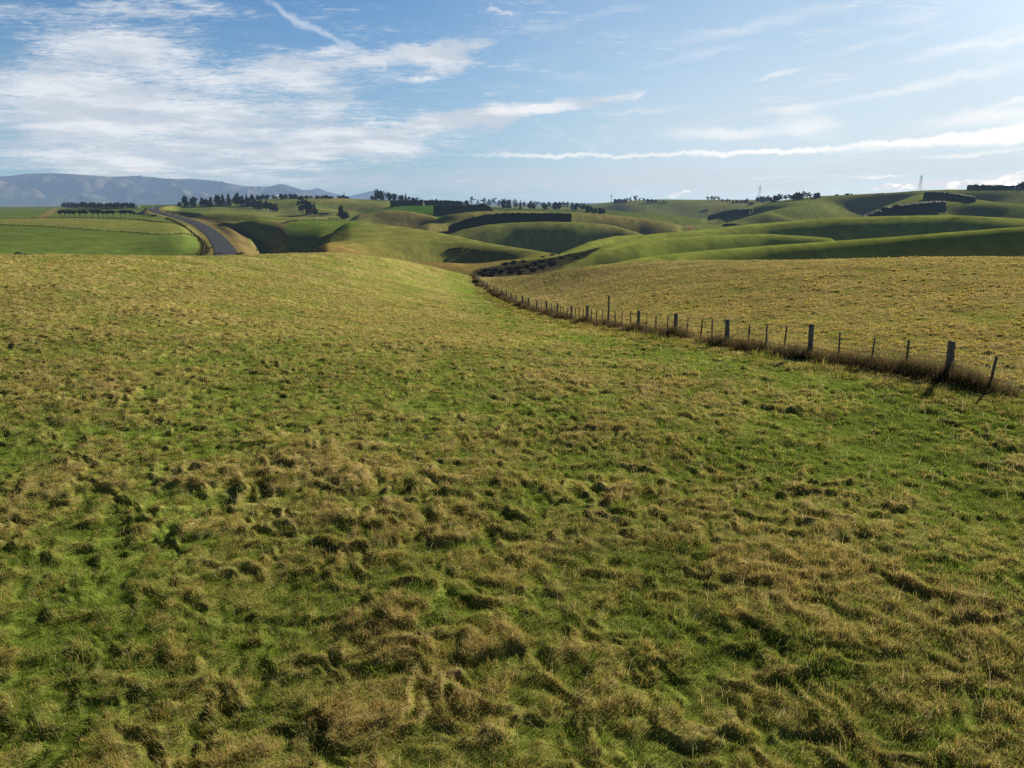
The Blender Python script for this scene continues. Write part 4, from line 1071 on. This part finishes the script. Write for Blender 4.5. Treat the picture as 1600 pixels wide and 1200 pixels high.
stand('trees on the central skyline', [(582.5, 312.6, 306, 8, P_), (587, 312.6, 296, 6, K), (591, 312.6, 295.7, 7, P_), (595, 312.6, 297, 7, P_), (598.5, 312.6, 298.6, 6, K), (603, 312.6, 301.5, 7, B), (608, 312.6, 299.7, 8, P_), (613, 312.8, 302, 7, G),
      (617, 312.8, 301, 7, P_), (623, 312.8, 303.6, 8, G), (628, 313, 303, 8, P_), (634, 313, 301, 6, K), (639, 313, 305, 7, G), (646, 313.2, 306, 8, P_), (652, 313.4, 306.4, 8, G), (658, 313.6, 309, 8, P_), (664, 313.8, 310, 7, P_),
      (674, 314, 308.5, 8, G), (681, 314.4, 307, 9, G), (688, 314.6, 308.6, 8, G), (699, 315, 308.6, 8, G), (705, 315.2, 309, 7, G), (716, 316, 311.2, 7, G)], 780, 'on the central skyline above the hedges')
stand('trees beyond the long hedges', [(722, 319, 313, 8, P_), (729, 319, 310.6, 9, P_), (737.5, 319, 305, 11, G), (747.5, 319.5, 309, 7, G), (756, 320, 308, 11, G), (764, 320.5, 310, 9, P_), (773, 321, 308, 12, G), (780, 321.5, 312, 8, P_),
      (787, 325, 310.6, 10, P_), (795, 325.5, 311.5, 10, P_), (804, 327, 311, 9, B), (806, 327.5, 316, 10, B), (813, 327, 313, 6, K), (818, 327.5, 314.5, 9, B), (828, 327, 314, 9, P_), (834, 327.5, 315.5, 6, P_),
      (839, 324, 314.4, 9, G), (847, 325, 316, 9, G), (851, 327.5, 317.5, 10, P_), (858, 327, 315.4, 8, G)], 560, 'beyond the long clipped hedges')
stand('trees on the flat beyond the curved hedge', [(867, 327, 315, 10, P_), (874, 327, 315.2, 10, P_), (881, 327, 315.4, 9, G), (886, 327.5, 315.6, 8, G), (894, 327.5, 316.4, 8, P_), (900, 328, 317, 8, P_), (905, 328, 317, 9, G), (911, 328.5, 318, 8, P_), (918, 332, 320, 9, P_),
      (924, 332.5, 322, 7, P_), (930, 333.4, 325, 9, P_), (937.5, 334, 324, 9, P_), (943, 334, 325.5, 7, P_)], 560, 'on the flat beyond the curved hedge')
stand('trees on the small far hill', [(961, 318.5, 310.8, 7, P_), (966, 318.3, 310.6, 8, P_), (971, 318, 311, 8, P_), (976, 317.5, 310.5, 7, P_), (980, 317, 309.2, 6, G), (985.5, 316.6, 308, 6, G), (992.5, 316.5, 305.6, 8, G), (999, 316.5, 309, 4, G), (1005, 316.6, 309.2, 6, G),
      (1013, 317, 310.8, 8, P_), (1019, 317, 311.2, 8, P_), (1025, 317.2, 312, 7, P_), (1031, 317.5, 315, 4, P_), (1036, 317.8, 313, 3.4, K), (1040, 318, 314.6, 4, P_)], 1000, 'on the small far hill')
stand('trees by the middle power pylon', [(1105.6, 314.5, 307.4, 7, G), (1111, 314.5, 307, 8, G), (1116, 314.5, 306.4, 9, G), (1122, 314.5, 307.8, 7, G), (1128, 315, 310.8, 4, P_), (1133, 315, 312, 4, K), (1136.5, 315, 310, 4, K), (1139.5, 315, 311.4, 4, K),
      (1145, 318, 312.6, 5, K), (1151, 318, 312, 6, P_), (1158, 317.5, 313.2, 8, P_), (1163, 317.5, 313, 7, P_), (1167, 317.5, 310, 6, P_), (1173, 321, 315, 9, P_), (1183, 316, 307.6, 7, P_), (1189, 316, 306.6, 8, P_), (1194, 316, 306.8, 8, P_), (1199, 315.8, 305.8, 8, P_), (1204, 315.4, 307.6, 6, P_)],
      700, 'along the ridge by the middle pylon')
stand('trees in the ridge plantation', [(1210, 315.4, 305, 8, P_), (1215, 315, 303.2, 9, P_), (1221, 314.6, 303.8, 9, G), (1227.5, 314.2, 303.8, 9, G), (1234, 313.6, 304.2, 9, G), (1240, 313, 302, 10, P_), (1246, 312, 300, 10, P_), (1251, 311.5, 301.4, 9, P_), (1256, 311.2, 299.4, 10, G), (1261.5, 311, 300.8, 9, G), (1266, 310.4, 303, 6, G),
      (1274, 309, 301.4, 7, P_), (1278, 309, 300.8, 8, P_), (1307.5, 305.5, 302.8, 6, S), (1324, 304.8, 301, 7, S), (1331, 304.6, 302.2, 4, S), (1373, 303, 301.4, 6, S), (1379.5, 302.6, 300.6, 5, S)], 700, 'along the ridge plantation right of the pylon')
stand('trees at the end of the hilltop hedge', [(1592, 296, 286, 7, P_), (1598, 296, 283, 9, P_), (1606, 296, 282, 10, P_)], 700, 'at the end of the hilltop hedge')
stand('bushes in the dark gully', [(x, y, y - h, w, S) for x, y, h, w in [(836, 422, 7, 15), (850, 417, 7, 15), (866, 412, 7, 15), (890, 399, 6, 13), (900, 404, 6, 13), (748, 428, 6, 12), (758, 429, 6, 13), (770, 429, 7, 14), (760, 423, 6, 13), (775, 422, 6, 14), (786, 425, 7, 14), (796, 420, 6, 13), (800, 426, 6, 13), (812, 420, 7, 15), (826, 416, 6, 13), (838, 413, 6, 13), (850, 409, 6, 13),
      (790, 413, 6, 12), (803, 411, 6, 12), (818, 409, 5, 10), (848, 402, 4, 8), (863, 399, 4, 8), (874, 397.5, 3, 6), (862, 407, 6, 13), (880, 404, 6, 12), (815, 426, 6, 12), (742, 432, 5, 10)]], 150, 'in the scrub filled gully beyond the fence', 260)
stand('bushes in the hollow', [(705, 391, 387, 8, S), (713, 389, 385.4, 9, S), (722, 388.5, 385, 9, S), (731, 390, 386.6, 9, S), (740, 391.6, 388.4, 9, S), (748, 393, 390.6, 7, S), (718, 394, 391, 8, S)], 190, 'in the shaded hollow on the spur', 300)
stand('bushes in the shaded gully by the road', [(396, 372, 369.5, 8, S), (408, 380, 377, 9, S), (421, 368, 365.4, 7, S), (432, 386, 383, 9, S), (446, 378, 375, 8, S), (455, 390, 387, 9, S), (401, 391, 388, 8, S), (466, 394, 391, 8, S)], 230, 'in the shaded gully beside the road', 420)
stand('bushes beside the road', [(228, 328, 324.6, 5, S), (240, 338, 333.4, 9, S), (262, 334, 329.6, 7, B), (270, 336, 331.6, 7, B), (337, 398, 393.6, 7, S), (345, 396.5, 393, 6, S), (371, 399, 394.4, 7, S), (377, 397, 392.4, 7, S), (330, 388, 384.6, 4, S)], 200, 'beside the bending road')
stand('bushes on the far slope', [(1135, 352.5, 346.5, 9, S), (1142, 352.6, 346, 10, S), (1149, 352.4, 347, 9, S), (1104, 329.5, 325.5, 6, S), (1099, 330, 327, 5, S)], 480, 'in the valley below the big right hill')

def hedge(P, hpx, thick, label, dists, ragged=.1, dens=1.0):
    """a shelter hedge: solid leafy body with an uneven surface, plus sprays of leaves over it"""
    pts, hts = [], []
    for k_, ((px, py), q) in enumerate(zip(P, hpx)):
        D = float(np.interp(k_ / (len(P) - 1), np.linspace(0, 1, len(dists)), dists)); x, y, _ = at(px, py, D)
        top = at(px, py - q, D)[2]; nom = q / F_PX * D
        pts.append((x, y, 0, D)); hts.append(float(np.clip(top - gz(x, y), .7 * nom, 1.6 * nom)))
    S = spline(np.array([(p[0], p[1], h) for p, h in zip(pts, hts)]), 24)
    d = np.gradient(S[:, :2], axis=0); d /= np.linalg.norm(d, axis=1)[:, None]; nn = np.c_[d[:, 1], -d[:, 0]]
    prof = [(-.5, -.1), (-.54, .25), (-.5, .6), (-.42, .92), (-.2, 1.0), (.2, 1.0), (.42, .92), (.5, .6), (.54, .25), (.5, -.1)]
    x0, y0 = S[0, :2]; z0 = gz(x0, y0); V_, k = [], len(prof); n_ = len(S)
    for i in range(n_):
        zg = gz(*S[i, :2])
        end = .55 if i in (0, n_ - 1) else 1
        for a, b in prof:
            jx = pn(S[i, 0] / 2.2 + a * 3, S[i, 1] / 2.2 + b * 4, 7); jz = pn(S[i, 0] / 3 + a, S[i, 1] / 3 - b, 8)
            V_.append((S[i, 0] + nn[i, 0] * a * thick * end * (1 + .2 * jx) - x0, S[i, 1] + nn[i, 1] * a * thick * end * (1 + .2 * jx) - y0, zg + b * S[i, 2] * (1 + ragged * jz * (b > .5)) - z0))
    idx = np.arange(n_ * k).reshape(n_, k)
    F = [tuple(f) for f in np.stack([idx[:-1, :-1], idx[:-1, 1:], idx[1:, 1:], idx[1:, :-1]], -1).reshape(-1, 4)] + [tuple(range(k)), tuple(range((n_ - 1) * k, n_ * k))[::-1]]
    mb = MB(); mb.add(V_, F)
    V_ = np.array(V_); r = random.Random(int(P[0][0])); L_ = float(np.sum(np.linalg.norm(np.diff(S[:, :2], axis=0), axis=1)))
    size = .22 + .0004 * pts[0][3]
    for _ in range(int(min(5200, L_ * S[:, 2].mean() * 3.2 * dens))):
        i = r.randrange(n_ - 1); j = r.randrange(k - 1); s, t = r.random(), r.random()
        a, b, c, e = V_[i * k + j], V_[i * k + j + 1], V_[(i + 1) * k + j], V_[(i + 1) * k + j + 1]
        p = (a * (1 - s) + b * s) * (1 - t) + (c * (1 - s) + e * s) * t
        u = np.array([r.gauss(0, 1), r.gauss(0, 1), r.gauss(0, 1)]); u /= np.linalg.norm(u); w = np.cross(u, (r.gauss(0, 1), r.gauss(0, 1), r.gauss(0, 1))); w /= np.linalg.norm(w) + 1e-9
        q = size * r.uniform(.4, 1.0); p = p + np.array([0, 0, r.uniform(0, .2)])
        mb.add([p - u * q, p + w * q * .5, p + u * q, p - w * q * .5], [(0, 1, 2, 3)])
    o_ = mb.build('hedge', m_hedge); o_.location = (x0, y0, z0); tag(o_, label, 'hedge')
    return o_
hedge([(703, 361.5), (712, 360), (722, 357), (736, 353), (751, 349.5), (766, 347), (790, 345.4), (830, 344.8), (862, 344.6), (892, 344.2)], [9, 11, 12, 12.5, 12.5, 12.5, 12.2, 11.8, 11.4, 10.5], 4.5, 'long curved dark hedge bending down over the near end of the shaded hill', (447, 450, 454, 458, 463, 468, 473))
hedge([(678, 331.5), (705, 331.8), (735, 331.5), (762, 331), (789, 330)], [11, 11, 11, 10.4, 9.5], 4.5, 'straight tall dark hedge along the edge of the bright green field', (610, 620, 630))
hedge([(610, 321.5), (635, 321), (660.5, 320.4)], [8, 8, 7.6], 4, 'short dark hedge left of the gap above the bright green field', (740, 745))
hedge([(664, 320.4), (690, 319.6), (720, 318.4)], [7.2, 6.4, 5], 4, 'dark hedge right of the gap, tapering toward the tall trees', (745, 755))
hedge([(1446.5, 311.2), (1465, 311), (1485, 312), (1503, 313.2), (1519, 314.6)], [11, 10.6, 10, 8.6, 7.4], 6, 'dark hedge block high on the big right hill', (690, 670, 650))
hedge([(1329, 338.5), (1352, 336), (1385, 333.5), (1420, 331), (1450, 327.5), (1470, 323.5)], [3, 7, 10.5, 12.5, 12, 9.5], 8, 'lens shaped dark shelter belt rising across the big right hill', (515, 535, 555, 570, 585, 600))
hedge([(1511, 295.6), (1530, 295.8), (1550, 296), (1570, 296.2), (1592, 296.4)], [6.4, 6.6, 6.6, 6.4, 7], 6, 'ragged dark hedge on the hilltop skyline', (890, 885, 880), ragged=.3)
hedge([(-60, 400), (-20, 400), (20, 401.5), (60, 402.5), (90, 403), (112, 403.5)], [10, 10, 9, 7.4, 4.6, 2.5], 3.0, 'low spiky dark hedge at the foot of the green paddock', (185, 190, 195), ragged=.5)
hedge([(1110, 329), (1130, 327.5), (1150, 325), (1174, 321)], [4.6, 4.6, 5, 5], 12, 'low dark hedge running up the slope under the ridge trees', (800, 780))
# ------------------------------------------------------------------ buildings, pylons, vehicle
m_wallw = simple_mat('white_weatherboard', (.66, .66, .64), (.8, .8, .78), 2, .7)
m_wallc = simple_mat('cream_wall', (.42, .38, .32), (.52, .48, .41), 2, .8)
m_wallb = simple_mat('blue_grey_cladding', (.12, .16, .22), (.17, .22, .29), 2, .6)
m_roofw = simple_mat('pale_iron_roof', (.70, .71, .73), (.85, .86, .87), 1.5, .4, .1)
m_roofg = simple_mat('grey_iron_roof', (.26, .27, .29), (.36, .37, .39), 1.5, .45, .2)
m_glass = simple_mat('dark_window_glass', (.03, .04, .05), (.06, .07, .08), 1, .1)
m_door = simple_mat('painted_door', (.16, .08, .06), (.2, .1, .08), 2, .6)
m_steel = simple_mat('galvanised_steel', (.22, .23, .24), (.32, .33, .34), 3, .5, .5)
def house(name, px, py, wpx, hpx, dmin, wall, roof, label, cat, windows=3, rz=0.0, depth=.6):
    x, y, z, D = hit(px, py, dmin); w = wpx / F_PX * D; h = hpx / F_PX * D; d = max(3.5, w * depth); we = h * .58
    e = empty(name, (x, y, z), -math.atan2(x, y) + rz); tag(e, label, cat)
    b = MB(); b.box(-w / 2, w / 2, -d / 2, d / 2, -1.0, we)
    b.add([(-w / 2, -d / 2, we), (-w / 2, d / 2, we), (-w / 2, 0, h - .05)], [(0, 1, 2)]); b.add([(w / 2, -d / 2, we), (w / 2, d / 2, we), (w / 2, 0, h - .05)], [(0, 2, 1)])
    b.build('wall', wall, e)
    r = MB(); o_ = .04 * w
    r.add([(-w / 2 - o_, -d / 2 - .3, we - .12), (w / 2 + o_, -d / 2 - .3, we - .12), (w / 2 + o_, 0, h), (-w / 2 - o_, 0, h), (-w / 2 - o_, d / 2 + .3, we - .12), (w / 2 + o_, d / 2 + .3, we - .12),
           (-w / 2 - o_, 0, h + .1), (w / 2 + o_, 0, h + .1), (-w / 2 - o_, -d / 2 - .3, we), (w / 2 + o_, -d / 2 - .3, we), (-w / 2 - o_, d / 2 + .3, we), (w / 2 + o_, d / 2 + .3, we)],
          [(8, 9, 7, 6), (6, 7, 11, 10), (0, 3, 2, 1), (3, 4, 5, 2), (0, 1, 9, 8), (4, 10, 11, 5), (0, 8, 6, 10, 4, 3), (1, 2, 5, 11, 7, 9)])
    r.build('roof', roof, e)
    for k in range(windows):
        cx_ = -w / 2 + w * (k + .7) / (windows + .6); f = MB(); s = min(.7, w / windows * .22)
        f.box(cx_ - s, cx_ + s, -d / 2 - .06, -d / 2 - .005, we * .42, we * .85); wi = f.build('window', m_glass, e)
    f = MB(); f.box(w * .36, w * .36 + min(1.0, w * .1), -d / 2 - .07, -d / 2 - .004, 0, we * .85); f.build('door', m_door, e)
    return e
house('farmhouse', 430, 309.5, 9, 5, 700, m_wallc, m_roofw, 'long low house with gleaming white roof among skyline shelter trees', 'house', 4)
house('garden_shed', 413.5, 311.2, 2.4, 2.4, 700, m_wallw, m_roofw, 'tiny white shed below the long house, nearer the road', 'shed', 1)
house('garden_shed', 420, 311.2, 2.6, 2.2, 700, m_wallw, m_roofw, 'tiny white shed directly below the long white roofed house', 'shed', 1)
house('cottage', 487, 310, 5, 3.6, 700, m_wallw, m_roofg, 'small white house on the skyline above the bright green terrace', 'house', 2)
house('farmhouse', 353, 321.5, 10, 4.2, 420, m_wallc, m_roofg, 'grey roofed farmhouse half hidden under dark trees near the road', 'house', 3)
house('farm_shed', 381, 322.5, 8, 3.4, 420, m_wallb, m_roofg, 'blue grey farm shed under the dark trees beside the farmhouse', 'shed', 2)
house('farm_shed', 216, 325.3, 3, 2.6, 600, m_wallw, m_roofw, 'small white hut at the road end of the far tree row', 'shed', 1)
house('farmhouse', 1567, 296, 24, 5.6, 640, m_wallc, m_roofg, 'long pale roofed house in front of the hilltop hedge', 'house', 5)
house('garden_shed', 1585.6, 296.2, 2.6, 4, 640, m_wallw, m_roofw, 'small white shed beside the hilltop house, the one closer to it', 'shed', 1)
house('garden_shed', 1591, 296.2, 2.4, 3.8, 640, m_wallw, m_roofw, 'small white shed by the hilltop trees, farther from the long house', 'shed', 1)
# upright white tank among the farmhouse trees
x, y, z, D = hit(337, 321.5, 420); e = empty('water_tank', (x, y, z)); tag(e, 'tall slim white tank standing among dark trees by the farmhouse', 'tank')
q = D / F_PX; b = MB(); b.tube([(0, 0, -.5), (0, 0, 4.6 * q)], [1.0 * q, 1.0 * q], 14); b.build('shell', m_wallw, e, smooth=False)
b = MB(); b.tube([(0, 0, 4.6 * q), (0, 0, 5.2 * q), (0, 0, 5.5 * q)], [1.06 * q, .6 * q, .15 * q], 14); b.build('cap', m_roofw, e)
b = MB(); b.tube([(.6 * q, -.8 * q, 0), (.6 * q, -.8 * q, 4.4 * q)], .06, 5); b.build('pipe', m_steel, e)

def pylon(px, py, hpx, dmin, label, arm=.26, slim=.09):
    x, y, z, D = hit(px, py, dmin); h = hpx / F_PX * D; e = empty('power_pylon', (x, y, z), -math.atan2(x, y) + .5); tag(e, label, 'pylon', 'steel power pylons')
    t = max(.07, D * .00007)
    def c(k, f):                                   # corner k of the tower at height fraction f
        w = h * (slim * (1 - f) ** 1.3 + .018); sx, sy = ((1, 1), (1, -1), (-1, -1), (-1, 1))[k % 4]
        return (sx * w, sy * w, f * h)
    for k in range(4):
        b = MB(); b.tube([c(k, 0)[:2] + (-.6,), c(k, .3), c(k, .62), c(k, .9)], t, 4); b.build('leg', m_steel, e)
    b = MB(); fr = [0, .16, .30, .43, .54, .64, .73, .81, .9]
    for f0, f1 in zip(fr[:-1], fr[1:]):
        for k in range(4):
            b.tube([c(k, f0), c(k + 1, f1)], t * .55, 3); b.tube([c(k + 1, f0), c(k, f1)], t * .55, 3); b.tube([c(k, f1), c(k + 1, f1)], t * .55, 3)
    b.build('lattice', m_steel, e)
    for f, s in ((.66, 1.0), (.78, .86), (.90, .7)):
        b = MB()
        for s_ in (-1, 1):
            tip = (s_ * arm * s * h * .5, 0, f * h)
            for k in ((0, 1) if s_ > 0 else (2, 3)):
                b.tube([c(k, f - .035), tip], t * .6, 3); b.tube([c(k, f + .02), tip], t * .6, 3)
            b.tube([tip, (tip[0], 0, tip[2] - .05 * h)], t * .8, 4)
        b.build('crossarm', m_steel, e)
    b = MB(); [b.tube([c(k, .9), (0, 0, h)], t * .8, 3) for k in range(4)]; b.build('peak', m_steel, e)
pylon(1437, 297.5, 20.5, 600, 'lattice power pylon alone on the crest of the big right hill')
pylon(1186, 311, 21, 700, 'lattice power pylon rising behind the ridge trees right of centre')
pylon(955, 316, 12.5, 1000, 'faint lattice power pylon left of the small far hill trees', slim=.06)
pylon(538, 306.5, 9.5, 700, 'small thin power pylon above the skyline bushes near the mountains', slim=.04, arm=.12)

# vehicle on the road
i = int(np.argmin(np.abs(np.hypot(ROAD_XYZ[:, 0], ROAD_XYZ[:, 1]) - 655))); p, q = ROAD_XYZ[i], ROAD_XYZ[i + 1]
hd = math.atan2(q[1] - p[1], q[0] - p[0]); ln_ = np.array([math.sin(hd), -math.cos(hd)]) * 1.9
car = empty('van', (p[0] - ln_[0], p[1] - ln_[1], p[2] + .03), hd + PI); tag(car, 'small white van driving on the road near the far tree row', 'van')
m_van = simple_mat('white_van_paint', (.7, .72, .75), (.78, .8, .82), 1, .3); m_tyre = simple_mat('tyre_rubber', (.02, .02, .02), (.03, .03, .03), 5, .9)
m_lamp = simple_mat('lamp_lens', (.7, .7, .65), (.8, .8, .75), 5, .2)
prof = [(-2.4, .35), (-2.42, 1.9), (-2.2, 2.15), (.9, 2.15), (1.65, 1.35), (2.35, 1.1), (2.45, .8), (2.4, .35)]
b = MB(); n_ = len(prof); b.add([(a, -.92, c) for a, c in prof] + [(a, .92, c) for a, c in prof], [tuple(range(n_))[::-1], tuple(range(n_, 2 * n_))] + [(k, (k + 1) % n_, n_ + (k + 1) % n_, n_ + k) for k in range(n_)]); b.build('body', m_van, car)
b = MB(); b.add([(.98, -.80, 2.08), (.98, .80, 2.08), (1.63, .82, 1.40), (1.63, -.82, 1.40)], [(0, 3, 2, 1)]); b.v = [(a + .03, c, e_ + .03) for a, c, e_ in b.v]; b.build('windscreen', m_glass, car)
for s in (-1, 1):
    b = MB(); b.box(-.2, 1.0, s * .925 - .012, s * .925 + .012, 1.3, 1.95); b.build('window', m_glass, car)
    b = MB(); b.box(2.36, 2.47, s * .7 - .16, s * .7 + .16, .75, .98); b.build('headlight', m_lamp, car)
    for xx in (-1.5, 1.5):
        b = MB(); b.tube([(xx, s * .72, .34), (xx, s * .95, .34)], .34, 14); w_ = b.build('wheel', m_tyre, car)
        b = MB(); b.tube([(xx, s * .94, .34), (xx, s * .965, .34)], .19, 10); b.build('rim', m_steel, w_)
# ------------------------------------------------------------------ camera and view
cd = bpy.data.cameras.new('camera'); cam = bpy.data.objects.new('camera', cd); COL.objects.link(cam)
cd.sensor_fit = 'HORIZONTAL'; cd.sensor_width = 36; cd.lens = 36 * F_PX / 1600; cd.clip_start = .1; cd.clip_end = 100000
cam.location = (0, 0, CAM_Z); cam.rotation_euler = (PI / 2 - PITCH, 0, 0)
scene.camera = cam
scene.view_settings.view_transform = 'Standard'; scene.view_settings.look = 'None'; scene.view_settings.exposure = 0; scene.view_settings.gamma = 1
scene.cycles.max_bounces = 4; scene.cycles.diffuse_bounces = 2; scene.cycles.transmission_bounces = 4; scene.cycles.glossy_bounces = 2
scene.cycles.use_denoising = False
